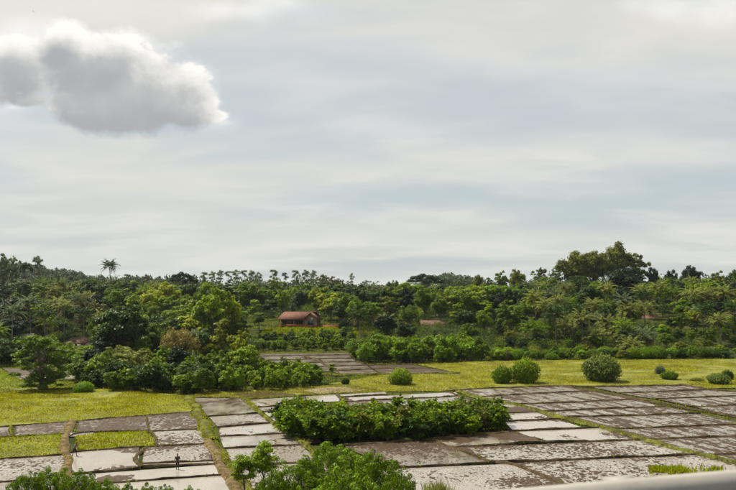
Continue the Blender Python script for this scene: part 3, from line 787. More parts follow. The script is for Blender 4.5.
for s in range(3):      # rosette tree close to the road
    r = np.random.default_rng(1200 + s); t, g = Geo(), Geo()
    for q in range(125):
        d = unit(r.normal(size=3)); d[2] = abs(d[2]) - .15
        lob = (1 + .16 * math.sin(3 * math.atan2(d[1], d[0]) + s) + .10 * r.normal()) * (1 if q < 95 else .72)
        c = np.array([d[0] * 3.0 * lob, d[1] * 3.0 * lob, 3.1 + d[2] * 2.7 * lob])
        st = np.array([0, 0, 1.3 + .8 * r.random()]); mid = (st + c) / 2 + np.array([0, 0, -.25])
        t.tube([st, mid, c], [.05, .03, .012], 3)
        n = 95; cr = r.uniform(.28, .50); dd = unit(r.normal(size=(n, 3)) + np.array([0, 0, .35]))
        g.add(*leaves(c + dd * (cr * (.75 + .25 * r.random(n)))[:, None], r.normal(size=(n, 3)), r.uniform(.11, .21, n), .62, .14, r, unit(dd + r.normal(size=(n, 3)) * .35)))
    t.tube([(0, 0, 0), (.1, 0, .8), (.05, .1, 1.6), (0, 0, 2.6)], [.2, .15, .12, .06], 7)
    reg('rosette', t.mesh('trunk', True, [BARK]), g.mesh('crown', False, [LEAF]), 6.0, 6.6)
r = np.random.default_rng(1300); cl = [(r.normal() * .25 * (1 - z / 8), r.normal() * .25 * (1 - z / 8), z, .3 + .9 * math.sin(min(1, (8.3 - z) / 6) * 1.57)) for z in np.linspace(.8, 7.8, 16)]
reg('cypress', *grow(cl, 2200, .35, .35, .9, 6., .12, 8., r, limbs=False), 8.2, 2.4)
for s in range(2):      # thin young tree near the road
    r = np.random.default_rng(1400 + s); cl = ell(r, 40, 3.4, 1.6, 1.8, .28, .55, .3, .1)
    reg('young', *grow(cl, 5200, .19, .5, .2, 3.2, .07, 5.2, r, limb=.05), 5.3, 3.2)

# coconut palm pieces
FRONDS = []
for s in range(5):
    r = np.random.default_rng(1500 + s); g = Geo(); u_ = np.linspace(0, 1, 12); L = 4.6; e0 = [1.25, .85, .45, .1, -.35][s]
    ang = e0 - 1.05 * u_ ** 1.4 * (1.0 if s < 4 else .7)
    dx = np.cumsum(np.cos(ang)) * L / 12; dz = np.cumsum(np.sin(ang)) * L / 12
    P = np.stack([dx, r.normal() * .3 * u_ ** 2, dz], -1); g.tube(P, .05 * (1 - .85 * u_), 4)
    for k in np.linspace(.10, .99, 30):
        c = np.array([np.interp(k, u_, P[:, i]) for i in range(3)]); ll = .82 * math.sin(min(1., k * 1.15 + .12) * 2.75) + .2
        for sd in (-1, 1):
            D = unit(np.array([[.55, sd * .85, -.28 + r.normal() * .15]])); g.add(*leaves(c[None] + D * ll * .5, D, np.array([ll]), .22, .03, r))
    FRONDS.append(g.mesh('frond', False, [LEAF]))
PALM_TRUNKS = []
for s in range(3):
    r = np.random.default_rng(1600 + s); g = Geo(); u_ = np.linspace(0, 1, 14); b = r.uniform(-.9, .9)
    P = np.stack([b * u_ ** 2, r.uniform(-.6, .6) * u_ ** 2, u_ * 10.], -1); g.tube(P, .17 * (1 + .6 * np.exp(-u_ * 14) - .3 * u_) * (1 + .04 * np.sin(np.arange(14) * 3.1)), 7)
    PALM_TRUNKS.append((g.mesh('trunk', True, [PALM_BARK]), P[-1]))

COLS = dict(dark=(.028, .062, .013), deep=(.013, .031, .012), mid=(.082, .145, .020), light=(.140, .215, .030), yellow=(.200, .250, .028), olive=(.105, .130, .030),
            dry=(.22, .205, .07), blue=(.042, .075, .042), gold=(.32, .23, .02), brown=(.12, .095, .045), sage=(.110, .150, .045), palm=(.165, .200, .062), bright=(.105, .205, .016), grey=(.110, .145, .075), lush=(.090, .172, .006))  # palm: bright highlights on the fronds are put into the leaf colour
STAT = []


def col_of(key):
    c = np.array(COLS[key]) * .86; return c * random.uniform(.88, 1.12)


def place(kind, px, top, d, wpx, ck, label, name='tree', cat='tree', group=None, parts=('trunk', 'crown'), base_z=None):
    x = (px - CX) / F_PX * d; z0 = float(hill(x, d)) if base_z is None else base_z
    H = max(1., CAM_Z + (HY - top) / F_PX * d - z0); Wm = wpx / F_PX * d
    if kind in ('round', 'airy', 'slender', 'umbrella') and d > 240 and not (412 < px < 462 or 638 < px < 668):      # a tree needs room to stand: bring it down the slope until it has
        near = 240 if px > 370 else (262 if px < 100 else 245)
        while H < .8 * Wm and d > near and not (255 < px < 340 and d < 335):
            d *= .975; x = (px - CX) / F_PX * d; z0 = float(hill(x, d)); H = max(1., CAM_Z + (HY - top) / F_PX * d - z0); Wm = wpx / F_PX * d
    v = LIB[kind][random.randrange(len(LIB[kind]))]
    sx = Wm / v[3]; sz = H / v[2]
    STAT.append((label[:40], round(H, 1), round(Wm, 1), round(sz / sx, 2)))
    e = thing(name, label, cat, (x, d, z0 - .05), random.uniform(0, 6.28), group, (sx, sx, sz))
    obj(parts[0], v[0], e); obj(parts[1], v[1], e, color=col_of(ck))
    return e


def palm(px, top, d, label, ck='mid', span=None, group='coconut palms on the slope'):
    x = (px - CX) / F_PX * d; z0 = float(hill(x, d)); H = max(2.2, CAM_Z + (HY - top) / F_PX * d - z0 - 1.6)
    s = (span or (9.6 if 'lone' in label else random.uniform(7.6, 9.0))) / 8.
    tm, tip = PALM_TRUNKS[random.randrange(3)]
    e = thing('coconut_palm', label, 'palm', (x, d, z0 - .05), random.uniform(0, 6.28), group)
    t = obj('trunk', tm, e); t.scale = (1.15, 1.15, H / 10.)
    tp = Vector((tip[0] * 1.15, tip[1] * 1.15, H))
    for lay, cnt in ((0, 5), (1, 7), (2, 7), (3, 6), (4, 3)):
        a0 = random.uniform(0, 6.28)
        for k in range(cnt):
            f = obj('frond', FRONDS[lay], e, color=col_of(ck if lay < 4 else 'brown')); f.location = tp + Vector((0, 0, random.uniform(-.25, .15)))
            f.rotation_euler = (random.uniform(-.10, .10), random.uniform(-.14, .14), a0 + k * 6.283 / cnt + random.uniform(-.25, .25)); q = s * random.uniform(.88, 1.08); f.scale = (q, q, q)
    return e


# TREES_BEGIN
SKY_L, SKY_C, SKY_R = 'trees along the left skyline', 'tall thin trees on the centre skyline', 'trees along the right skyline'
SL, SC, SR = 'trees on the left slope', 'trees on the slope round the house', 'trees on the right slope'
TREES = [
    # kind, px, top, distance, width px, colour, label, group
    ('sparse', 3, 252, 430, 22, 'grey', 'tall open-crowned tree cut by the left edge on the skyline', SKY_L),
    ('sparse', 13, 254, 445, 17, 'grey', 'tall airy skyline tree just right of the one cut by the left edge', SKY_L),
    ('umbrella', 26, 259, 440, 15, 'grey', 'small umbrella-shaped tree on the left skyline, third from the left edge', SKY_L),
    ('pine', 38, 255.5, 440, 13.2, 'grey', 'tall thin tree with a tufted top, tallest left of the lone palm on the skyline', SKY_L),
    ('round', 20, 279, 425, 26, 'olive', 'olive crown under the tall open-crowned trees at the far left', SL),
    ('umbrella', 36, 281, 400, 40, 'mid', 'wide flat dark crown below the tufted-top tree at the left', SL),
    ('airy', 56, 282, 385, 22, 'brown', 'reddish brown thin-leaved tree on the left slope', SL),
    ('cypress', 58, 273, 388, 6, 'dark', 'small dark spire poking out above the reddish brown tree', SL),
    ('round', 69, 275, 520, 13, 'blue', 'hazy blue-green crown on the skyline, midway between tufted-top tree and lone palm', SKY_L),
    ('round', 76, 277, 540, 11, 'blue', 'hazy small crown on the skyline just left of the dark round tree', SKY_L),
    ('round', 83, 282, 400, 16, 'deep', 'very dark round crown left of the lone skyline palm', SL),
    ('round', 93, 278, 410, 15, 'mid', 'green round crown on the skyline just left of the lone palm', SL),
    ('round', 103, 281, 415, 14, 'dark', 'dark crown at the foot of the lone skyline palm', SL),
    ('round', 14, 296, 360, 44, 'deep', 'huge dark tree mass at the left edge halfway up the slope', SL),
    ('round', 48, 300, 350, 28, 'dark', 'dark green tree below the reddish brown tree', SL),
    ('round', 95, 294, 340, 28, 'deep', 'tall dark creeper-clad tree below the lone skyline palm', SL),
    ('round', 72, 305, 345, 24, 'dark', 'dark tree between two pale palms on the left slope', SL),
    ('round', 8, 318, 310, 34, 'deep', 'dark tree low at the left edge beside the pale-roofed hut', SL),
    ('round', 38, 316, 320, 22, 'deep', 'dark tree right above the pale-roofed hut', SL),
    ('round', 60, 320, 318, 20, 'dark', 'dark tree between the pale-roofed hut and the brown roof', SL),
    ('airy', 127, 289, 360, 30, 'light', 'light green layered crown right of the lone palm, below the skyline', SL),
    ('round', 118, 280, 410, 18, 'mid', 'green crown on the skyline right of the lone palm', SKY_L),
    ('pine', 127, 274, 520, 9.1, 'grey', 'thin hazy tree on the skyline, first right of the lone palm', SKY_L),
    ('pine', 137, 276, 520, 9.1, 'grey', 'thin hazy tree on the skyline, second right of the lone palm', SKY_L),
    ('pine', 146, 274, 530, 8.1, 'brown', 'thin brownish tree on the skyline between lone palm and dark umbrella tree', SKY_L),
    ('round', 142, 285, 390, 16, 'deep', 'dark narrow crown left of the yellow-green tree on the left skyline', SL),
    ('airy', 160, 288, 350, 20, 'yellow', 'yellow-green tree left below the dark umbrella tree', SL),
    ('airy', 173, 289, 345, 24, 'light', 'light green tree directly below the dark umbrella tree', SL),
    ('umbrella', 183, 271, 415, 30, 'deep', 'dark umbrella-shaped tree standing out on the skyline left of centre', SKY_L),
    ('airy', 196, 285, 390, 24, 'olive', 'olive crown right below the dark umbrella tree', SL),
    ('airy', 150, 303, 300, 30, 'mid', 'mid-green tree above the big dark tree of the left thicket', SL),
    ('airy', 178, 306, 285, 34, 'light', 'light green tree above the dry arching clump', SL),
    ('pine', 204, 272, 610, 9.1, 'grey', 'slim hazy tree on the skyline, first right of the dark umbrella tree', SKY_C),
    ('pine', 212, 271, 620, 9.1, 'grey', 'slim hazy tree on the skyline, second right of the dark umbrella tree', SKY_C),
    ('pine', 220, 270, 610, 10.1, 'grey', 'slim hazy tree on the skyline, third right of the dark umbrella tree', SKY_C),
    ('pine', 228, 271, 630, 9.1, 'grey', 'slim hazy tree on the skyline, fourth right of the dark umbrella tree', SKY_C),
    ('pine', 236, 269.5, 615, 10.1, 'grey', 'slim hazy tree on the skyline, fifth right of the dark umbrella tree', SKY_C),
    ('pine', 244, 270, 625, 9.1, 'grey', 'slim hazy tree on the skyline, sixth right of the dark umbrella tree', SKY_C),
    ('pine', 251, 270, 600, 10.1, 'grey', 'slim hazy tree on the skyline, seventh right of the dark umbrella tree', SKY_C),
    ('pine', 258, 272, 610, 9.1, 'grey', 'slim hazy tree ending the left row, before the gap in the skyline', SKY_C),
    ('pine', 274, 269.5, 540, 10.1, 'grey', 'rounded slim tree on the skyline just right of the gap, above left of the house', SKY_C),
    ('pine', 285, 272.5, 560, 8.1, 'blue', 'bluish slim tree on the skyline above the left end of the house', SKY_C),
    ('pine', 295, 270, 550, 9.1, 'grey', 'slim tree on the skyline above the middle of the house', SKY_C),
    ('pine', 305, 269.5, 540, 10.1, 'grey', 'slim dense tree on the skyline above the gable of the house', SKY_C),
    ('pine', 313, 270, 545, 9.1, 'grey', 'slim tree on the skyline just right of the house gable', SKY_C),
    ('sparse', 323, 273, 520, 16, 'olive', 'spreading thin tree on the skyline right of the slim row', SKY_C),
    ('airy', 334, 277, 510, 18, 'brown', 'brownish thin tree on the skyline above the bright yellow-green tree', SKY_C),
    ('pine', 352, 273, 560, 7.1, 'grey', 'lone slim spire on the skyline right of the bright yellow-green tree', SKY_C),
    ('pine', 366, 280, 540, 8.1, 'grey', 'short slim tree on the skyline right of the lone slim spire', SKY_C),
    ('airy', 213, 285, 228, 50, 'light', 'big yellow-flecked light green tree left of the house, tallest of the left thicket', SC),
    ('airy', 230, 297, 232, 30, 'yellow', 'yellow-green airy tree on the right flank of the big light green tree', SC),
    ('round', 249, 282, 370, 30, 'olive', 'olive dark crown between the big light green tree and the house', SC),
    ('round', 240, 307, 305, 22, 'dark', 'dark tree low between the big light green tree and the house', SC),
    ('airy', 276, 278, 430, 24, 'light', 'light green crown just below the gap in the skyline', SC),
    ('round', 291, 283, 440, 18, 'blue', 'bluish dark crown behind the house', SC),
    ('round', 272, 298, 335, 22, 'dark', 'dark tree directly behind the left end of the house', SC),
    ('slender', 259, 312, 292, 22, 'mid', 'mid-green tiered tree in front of the dark tree left of the house', SC),
    ('round', 310, 285, 430, 24, 'blue', 'bluish dark mass behind the gable of the house', SC),
    ('airy', 326, 285, 420, 22, 'mid', 'green crown behind the bright yellow-green tree', SC),
    ('cypress', 292, 304, 311, 7, 'deep', 'small dark pointed tree right behind the house roof', SC),
    ('slender', 294, 296, 322, 9, 'grey', 'pale tufted small tree behind the house roof', SC),
    ('airy', 331, 293, 318, 38, 'yellow', 'bright yellow-green tree right behind the house', SC),
    ('bush', 345, 317, 288, 13, 'deep', 'very dark round bush in the garden right of the house', SC),
    ('airy', 378, 313, 305, 17, 'gold', 'small tree with orange-yellow leaves right of the house', SC),
    ('round', 358, 285, 430, 26, 'dark', 'dark crown under the lone slim spire', SC),
    ('airy', 346, 296, 390, 24, 'mid', 'green crown right above the bright yellow-green tree', SC),
    ('round', 376, 288, 420, 24, 'dark', 'dark round crown left of the flat-topped centre tree', SC),
    ('airy', 393, 281, 425, 17, 'mid', 'green crown on the skyline touching the flat-topped centre tree', SC),
    ('round', 395, 298, 365, 22, 'mid', 'green tree below left of the flat-topped centre tree', SC),
    ('airy', 368, 303, 350, 22, 'olive', 'olive tree above the orange-yellow tree', SC),
    ('umbrella', 425, 273, 430, 40, 'deep', 'large dark flat-topped tree on the skyline at the centre', SC),
    ('round', 419, 283, 415, 34, 'deep', 'dark mass under the large flat-topped tree', SC),
    ('round', 441, 285, 420, 22, 'deep', 'dark crown on the right side of the large flat-topped tree', SC),
    ('airy', 437, 296, 375, 32, 'light', 'rounded light green crown under the flat-topped centre tree', SC),
    ('slender', 410, 309, 295, 18, 'light', 'light green tiered tree left of the half-hidden brown roof', SC),
    ('slender', 424, 312, 313, 16, 'mid', 'thin-stemmed tree just left of the half-hidden brown roof', SC),
    ('airy', 452, 303, 316, 22, 'light', 'light green tree over the half-hidden brown roof', SC),
    ('sparse', 461, 276, 460, 16, 'grey', 'flat sparse tree on the skyline right of the flat-topped centre tree', SKY_R),
    ('round', 477, 274, 450, 14, 'olive', 'dark olive knob on the skyline, second right of the flat-topped centre tree', SKY_R),
    ('sparse', 488, 276, 455, 11, 'grey', 'thin greyish tree on the skyline, third right of the flat-topped centre tree', SKY_R),
    ('airy', 470, 287, 300, 44, 'light', 'big light green tree at the centre right with thin pale stems', SC),
    ('slender', 487, 300, 285, 22, 'light', 'thin pale-stemmed tree on the right flank of the big light green tree', SC),
    ('slender', 457, 304, 280, 20, 'light', 'thin-stemmed tree on the left flank of the big centre-right light green tree', SC),
    ('airy', 501, 271, 440, 17, 'mid', 'bright-topped green tree on the skyline left of the olive-topped one', SKY_R),
    ('round', 518, 268.5, 425, 20, 'olive', 'olive-topped tree rising on the skyline right of centre', SKY_R),
    ('round', 522, 283, 405, 28, 'deep', 'dark mass beneath the olive-topped skyline tree', SR),
    ('airy', 497, 284, 400, 24, 'olive', 'olive crown below the bright-topped skyline tree', SR),
    ('airy', 510, 301, 262, 38, 'mid', 'wide feathery mid-green tree rising from the hedge right of centre', SR),
    ('sparse', 540, 266, 430, 20, 'olive', 'thin olive tree on the skyline left of the great tree clump', SKY_R),
    ('sparse', 555, 267, 425, 17, 'grey', 'sparse tree with sky between its tufts, beside the great tree clump', SKY_R),
    ('round', 549, 277, 415, 26, 'mid', 'green crown under the sparse trees left of the great clump', SR),
    ('round', 575, 251, 425, 40, 'olive', 'left tree of the great clump on the right skyline', SKY_R),
    ('round', 595, 250, 428, 36, 'olive', 'second tree from the left of the great clump on the right skyline', SKY_R),
    ('round', 617, 242.5, 425, 34, 'olive', 'tallest tree of the great clump on the right skyline', SKY_R),
    ('airy', 638, 251, 420, 26, 'olive', 'right, open-crowned tree of the great clump on the right skyline', SKY_R),
    ('round', 578, 275, 405, 30, 'dark', 'dark dome under the left half of the great clump', SR),
    ('round', 600, 280, 398, 26, 'mid', 'greener crown under the middle of the great clump', SR),
    ('round', 624, 268, 400, 46, 'deep', 'broad dark dome under the right half of the great clump', SR),
    ('round', 645, 280, 395, 26, 'deep', 'dark crown at the right foot of the great clump', SR),
    ('round', 653, 267.5, 415, 14, 'deep', 'narrow dark dome on the skyline right of the great clump', SKY_R),
    ('round', 671, 270, 410, 14, 'deep', 'dark narrow crown on the skyline left of the lobed dark tree', SKY_R),
    ('round', 692, 265, 415, 25, 'deep', 'dark lobed tree standing alone on the right skyline', SKY_R),
    ('airy', 718, 271, 410, 20, 'olive', 'olive tree on the skyline right of the lobed dark tree', SKY_R),
    ('round', 734, 270, 412, 17, 'dark', 'dark crown on the skyline cut by the right edge', SKY_R),
    ('airy', 704, 279, 400, 18, 'mid', 'green crown filling the dip right of the lobed dark tree', SR),
    ('airy', 682, 283, 380, 22, 'light', 'light green crown below the lobed dark tree', SR),
    ('round', 664, 297, 320, 28, 'deep', 'tall dark tree above the brick-red roof on the right', SR),
    ('round', 632, 307, 310, 24, 'mid', 'round green tree left of the brick-red roof', SR),
    ('airy', 692, 309, 290, 26, 'yellow', 'bright yellow-green tree right of the brick-red roof', SR),
    ('round', 674, 316, 288, 18, 'deep', 'dark tree low beside the bright yellow-green tree on the right', SR),
    ('slender', 662, 324, 262, 11, 'gold', 'small yellow-leaved tree in front of the brick-red roof', SR),
    ('airy', 608, 308, 330, 20, 'yellow', 'yellow-green tree below the great clump', SR),
    ('round', 712, 300, 320, 22, 'dark', 'dark tree behind the near palm at the right', SR),
    ('round', 531, 292, 340, 20, 'mid', 'green crown above the row of palms right of centre', SR),
    ('round', 566, 293, 345, 22, 'dark', 'dark tree behind the row of palms right of centre', SR),
    # the left thicket and the field
    ('round', 122, 304, 205, 62, 'dark', 'big dark tree with bright top standing in the left thicket', SL),
    ('airy', 104, 316, 220, 34, 'mid', 'green tree leaning on the left side of the big dark thicket tree', SL),
    ('bamboo', 180, 331, 186, 46, 'dry', 'dry yellowish arching clump in the middle of the left thicket', SL),
    ('round', 158, 322, 215, 34, 'mid', 'green tree between the big dark tree and the dry arching clump', SL),
    ('airy', 204, 330, 196, 36, 'dark', 'dark tree right of the dry arching clump', SL),
    ('slender', 222, 318, 190, 28, 'olive', 'slender pale-stemmed tree right of the dry arching clump', SL),
    ('airy', 239, 331, 184, 28, 'yellow', 'yellow-green small tree at the right end of the tall thicket', SL),
    ('layered', 41, 333, 157, 62, 'mid', 'lone feathery tiered tree in the field at the far left', 'single trees in the fields'),
    ('slender', 332, 363, 182, 13, 'light', 'small pale tree standing before the distant plots', 'single trees in the fields'),
    ('bush', 345.5, 377, 166, 8, 'dark', 'tiny dark round tree on the track left of the round field bush', 'single trees in the fields'),
    ('bush', 401, 366.5, 166, 24, 'light', 'round pale green bush standing alone at the centre of the field', 'round bushes in the field'),
    ('bush', 502, 364.5, 168, 20, 'mid', 'smaller round bush left of its taller twin in the meadow', 'round bushes in the field'),
    ('bush', 525, 356, 169, 30, 'light', 'taller round tree of the pair in the meadow', 'round bushes in the field'),
    ('bush', 602, 352, 172, 39, 'sage', 'largest round leafy bush in the meadow on the right', 'round bushes in the field'),
    ('bush', 660, 364.5, 186, 11, 'grey', 'small pale bush behind the dark low bush in the right meadow', 'round bushes in the field'),
    ('bush', 669, 370, 175, 18, 'mid', 'dark low bush in the right meadow', 'round bushes in the field'),
    ('bush', 719, 372, 167, 24, 'sage', 'grey-green bush at the right end of the meadow', 'round bushes in the field'),
    ('bush', 727, 369, 175, 13, 'dark', 'dark bush behind the grey-green bush at the right end of the meadow', 'round bushes in the field'),
    ('bush', 697, 378, 172, 14, 'olive', 'low brownish scrub between the dark low bush and the grey-green bush', 'round bushes in the field'),
    ('bush', 84, 380.5, 154, 21, 'bright', 'bright round bush at the left end of the thicket, by the meadow', 'round bushes in the field'),
]
for (kd, px, tp, d, wp, ck, lab, grp) in TREES:
    isb = kd == 'bush' and 'tree' not in lab
    place(kd, px, tp, d, wp, ck, lab, {'bush': 'round_bush', 'bamboo': 'bamboo_clump'}.get(kd, 'tree') if kd != 'bush' or isb else 'tree', 'bush' if isb or kd == 'bamboo' else 'tree', grp)

PALMS = [  # pale colour keys carry painted frond highlights
    (111, 263, 400, 'lone coconut palm rising above the left skyline', 'dark'), (31, 298, 290, 'pale-fronded palm left of the reddish brown tree', 'grey'),
    (74, 296, 296, 'pale-fronded palm right of the reddish brown tree', 'grey'), (64, 303, 288, 'palm below the reddish brown tree', 'palm'),
    (12, 308, 268, 'grey-fronded palm near the left edge', 'grey'), (45, 310, 280, 'palm above the pale-roofed hut', 'dark'), (84, 310, 284, 'palm in front of the creeper-clad dark tree', 'dark'),
    (361, 311, 264, 'dark palm with hanging skirt right of the house', 'dark'), (389, 318, 275, 'small palm left of the tiered light green tree', 'palm'),
    (536, 294, 268, 'leftmost palm of the row below the thin olive skyline tree', 'palm'), (545, 301, 258, 'tall-stemmed palm, second of the row right of centre', 'palm'),
    (560, 298, 264, 'palm third in the row right of centre', 'palm'), (556, 309, 250, 'palm standing low in front of the row right of centre', 'dark'),
    (572, 306, 256, 'palm fourth in the row right of centre', 'dark'), (583, 315, 246, 'broad low palm with drooping fronds below the great clump', 'palm'),
    (620, 322, 243, 'pale star-shaped palm behind the hedge', 'light'), (606, 318, 250, 'palm left of the star-shaped palm', 'palm'), (655, 284, 300, 'palm in front of the dome right of the great clump', 'palm'),
    (641, 292, 300, 'palm at the right foot of the great clump', 'dark'), (690, 292, 285, 'palm below the lobed dark tree', 'palm'), (703, 290, 290, 'palm right of the one below the lobed dark tree', 'palm'),
    (726, 289, 290, 'palm high on the slope at the right edge', 'palm'), (721, 316, 248, 'near tall palm at the right edge above the hedge', 'palm'), (708, 306, 262, 'palm left above the near tall palm at the right', 'dark'),
    (733, 304, 265, 'palm cut by the right edge', 'dark'), (645, 305, 282, 'palm behind the brick-red roof', 'palm'),
]
for px, tp, d, lab, ck in PALMS: palm(px, tp, d, lab, ck)

# further trees packed on the slope: each described by its look and the nearest landmark
LANDMARKS = [(14, 262, 'open-crowned trees at the left edge'), (56, 290, 'reddish brown tree'), (111, 272, 'lone skyline palm'), (23, 338, 'pale-roofed hut'), (76, 343, 'brown roof at the left'), (183, 280, 'dark umbrella tree'),
             (122, 330, 'big dark thicket tree'), (180, 350, 'dry arching clump'), (213, 300, 'tall light green tree by the house'), (230, 275, 'slim skyline row'), (300, 320, 'red-tiled bungalow'), (331, 302, 'bright yellow-green tree'),
             (352, 279, 'lone slim spire'), (378, 319, 'orange-yellow tree'), (425, 280, 'flat-topped centre tree'), (434, 328, 'half-hidden brown roof'), (470, 300, 'big light green centre tree'), (518, 276, 'olive-topped skyline tree'),
             (510, 315, 'wide feathery tree'), (555, 305, 'row of palms'), (583, 325, 'broad low palm'), (600, 260, 'great skyline clump'), (620, 330, 'star-shaped palm'), (651, 324, 'brick-red roof'), (692, 272, 'lobed dark skyline tree'),
             (692, 316, 'yellow-green tree at the right'), (721, 330, 'near tall palm at the right')]
LOOK = {'palm': 'pale green', 'dark': 'dark green', 'deep': 'very dark', 'mid': 'mid-green', 'light': 'light green', 'yellow': 'yellow-green', 'olive': 'olive', 'bright': 'bright green', 'grey': 'grey-green'}
SHAPE = {'round': 'round', 'airy': 'loose-crowned', 'slender': 'thin-stemmed', 'umbrella': 'flat-crowned'}


def near_landmark(px, py):
    a, b, nm = min(LANDMARKS, key=lambda l: (l[0] - px) ** 2 + (l[1] - py) ** 2)
    dx, dy = px - a, py - b
    if abs(dx) > 1.6 * abs(dy): w = 'right of' if dx > 0 else 'left of'
    elif abs(dy) > 1.6 * abs(dx): w = 'below' if dy > 0 else 'above'
    else: w = ('below ' if dy > 0 else 'above ') + ('right of' if dx > 0 else 'left of')
    return w + ' the ' + nm


def slope_trees():
    rr = random.Random(77); seen = set()
    for (d, h0, h1, step, p0, p1) in ((405, 11, 17, 17, -8, 745), (372, 11, 17, 18, -8, 745), (342, 10, 16, 18, -8, 745), (314, 9, 15, 19, -8, 745), (290, 8, 12, 17, -8, 745), (268, 6, 9, 15, 380, 745), (252, 4.5, 7.5, 14, 490, 745), (241, 3.5, 5.5, 14, 490, 745),
                                      (262, 6, 10, 14, -8, 62), (240, 9, 13, 20, 104, 250), (272, 9, 14, 20, 100, 250), (205, 7, 10, 18, 100, 246), (184, 5, 8, 16, 92, 250)):
        px = p0 + rr.uniform(0, step)
        while px < p1:
            dd = d + rr.uniform(-12, 12); x = (px - CX) / F_PX * dd; z = float(hill(x, dd)); h = rr.uniform(h0, h1)
            lim = 270 + (8 if px > 660 else 13 if px > 555 else 12 if px > 250 else 9) + rr.uniform(0, 5)
            h = min(h, CAM_Z + (HY - (lim if dd > 225 else 335)) / F_PX * dd - z); top = HY - (z + h - CAM_Z) * F_PX / dd
            ok = h > 3.5
            if 256 < px < 340 and dd < 322: ok = False
            if 270 < px < 322 and dd < 340: h *= .8
            for (a, b, c, yl) in ((434, 9, 306, 328.5), (651, 8, 301, 324.5), (76, 9, 281, 344), (23, 6, 286, 340)):
                if abs(px - a) < b + h * .5 * F_PX / dd and dd < c and top < yl:
                    top = yl + rr.uniform(0, 4); h = CAM_Z + (HY - top) / F_PX * dd - z; ok = h > 2.
            if 355 < px < 368 and dd < 264: ok = False
            if ok:
                w = h * rr.uniform(.75, 1.15); wpx = w * F_PX / dd; py = top + .35 * h * F_PX / dd
                if rr.random() < (.42 if px > 515 or px < 100 else .08) and h > 5.:
                    ck = rr.choice(['palm', 'palm', 'light', 'grey', 'mid']); lab = LOOK[ck] + ' coconut palm ' + near_landmark(px, py)  # mostly pale keys: frond highlights painted into the colour
                    palm(px, top, dd, lab, ck, None, 'coconut palms on the slope')
                else:
                    kd = rr.choice(['round', 'round', 'round', 'airy', 'airy', 'airy', 'slender']); ck = rr.choice(['deep', 'dark', 'dark', 'mid', 'mid', 'light', 'light', 'olive', 'bright', 'yellow'] if px > 100 and not (550 < px < 670 and dd > 325) else ['deep', 'deep', 'deep', 'dark', 'dark', 'mid', 'olive'])
                    lab = LOOK[ck] + ' ' + SHAPE[kd] + ' tree ' + near_landmark(px, py)
                    if lab in seen: lab = lab.replace(' tree ', (' tree high ' if dd > 330 else ' tree low ')).replace('-crowned tree', ' tree').replace('-stemmed tree', ' tree')
                    if len(lab.split()) > 16: lab = lab.replace(' the ', ' ')
                    seen.add(lab); place(kd, px, top, dd, wpx * (.7 if kd == 'slender' else 1), ck, lab, 'tree', 'tree', 'trees packed on the slope')
            px += step * rr.uniform(.75, 1.3)


slope_trees()
# TREES_END


# ------------------------------------------------------------------ shrubs set close together
def shrubbery(poly, step, hrange, kinds, cols, noun, where, group, name='shrub', seed=1, wfac=1.05, cat='shrub'):
    """separate shrubs set out over a patch of ground; each label says which end and which row"""
    rr = random.Random(seed)
    Wp = np.array([G(*p)[:2] for p in poly]); lo, hi = Wp.min(0), Wp.max(0); spots = []
    y = lo[1]
    while y <= hi[1]:
        x = lo[0] + rr.uniform(0, step)
        while x <= hi[0]:
            qx, qy = x + rr.uniform(-.35, .35) * step, y + rr.uniform(-.35, .35) * step
            if in_poly(np.array([qx]), np.array([qy]), Wp)[0]: spots.append((qx, qy))
            x += step
        y += step
    us = sorted(q[0] / q[1] for q in spots); n = len(us)
    for qx, qy in spots:
        ck = rr.choice(cols); kd = rr.choice(kinds); v = rr.choice(LIB[kd]); h = rr.uniform(*hrange); s = h / v[2]; sw = max(s * wfac * rr.uniform(.85, 1.2), step * .95 / v[3])
        end = ['at the left end of', 'left of the middle of', 'right of the middle of', 'at the right end of'][min(3, int(us.index(qx / qy) / n * 4))]
        front = sum(1 for a, b in spots if b < qy - .6 * step and abs(a / b - qx / qy) < .6 * step / qy) == 0
        size = '' if noun.startswith(('tall', 'small')) else ('tall ' if h > sum(hrange) / 2 else 'low ')
        lab = ('front ' if front else 'rear ') + size + LOOK[ck] + ' ' + noun + ' ' + end + ' ' + where
        e = thing(name, lab, cat, (qx, qy, float(hill(qx, qy))), rr.uniform(0, 6.28), group, (sw, sw, s))
        obj('stem', v[0], e); obj('foliage', v[1], e, color=np.array(COLS[ck]) * .84 * rr.uniform(.75, 1.2))
    return n


n1 = shrubbery([(284, 436.5), (330, 443), (400, 441.5), (440, 438.5), (480, 434), (508, 429), (500, 419), (440, 423), (350, 425), (282, 420)], 1.9, (3.1, 4.4), ['shrub'], ['mid', 'light', 'mid', 'mid', 'olive', 'dark'],
               'leafy shrub', 'the island between the plots', 'shrubs of the island between the plots', seed=3, wfac=1.15)
n2 = shrubbery([(76, 388), (130, 392), (200, 393), (232, 392), (232, 383), (150, 382), (78, 381)], 2.7, (3.0, 6.2), ['shrub', 'tallbush', 'tallbush'], ['dark', 'mid', 'mid', 'dark', 'light'],
               'bush', 'the left thicket', 'bushes of the left thicket', 'bush', seed=5)
n3 = shrubbery([(232, 392), (300, 390), (326, 387), (318, 379), (290, 374), (236, 372)], 3.2, (2.8, 4.6), ['shrub', 'tallbush'], ['mid', 'light', 'mid', 'bright', 'light'],
               'bush', 'the thicket below the bungalow', 'bushes of the low thicket below the house', 'bush', seed=6)
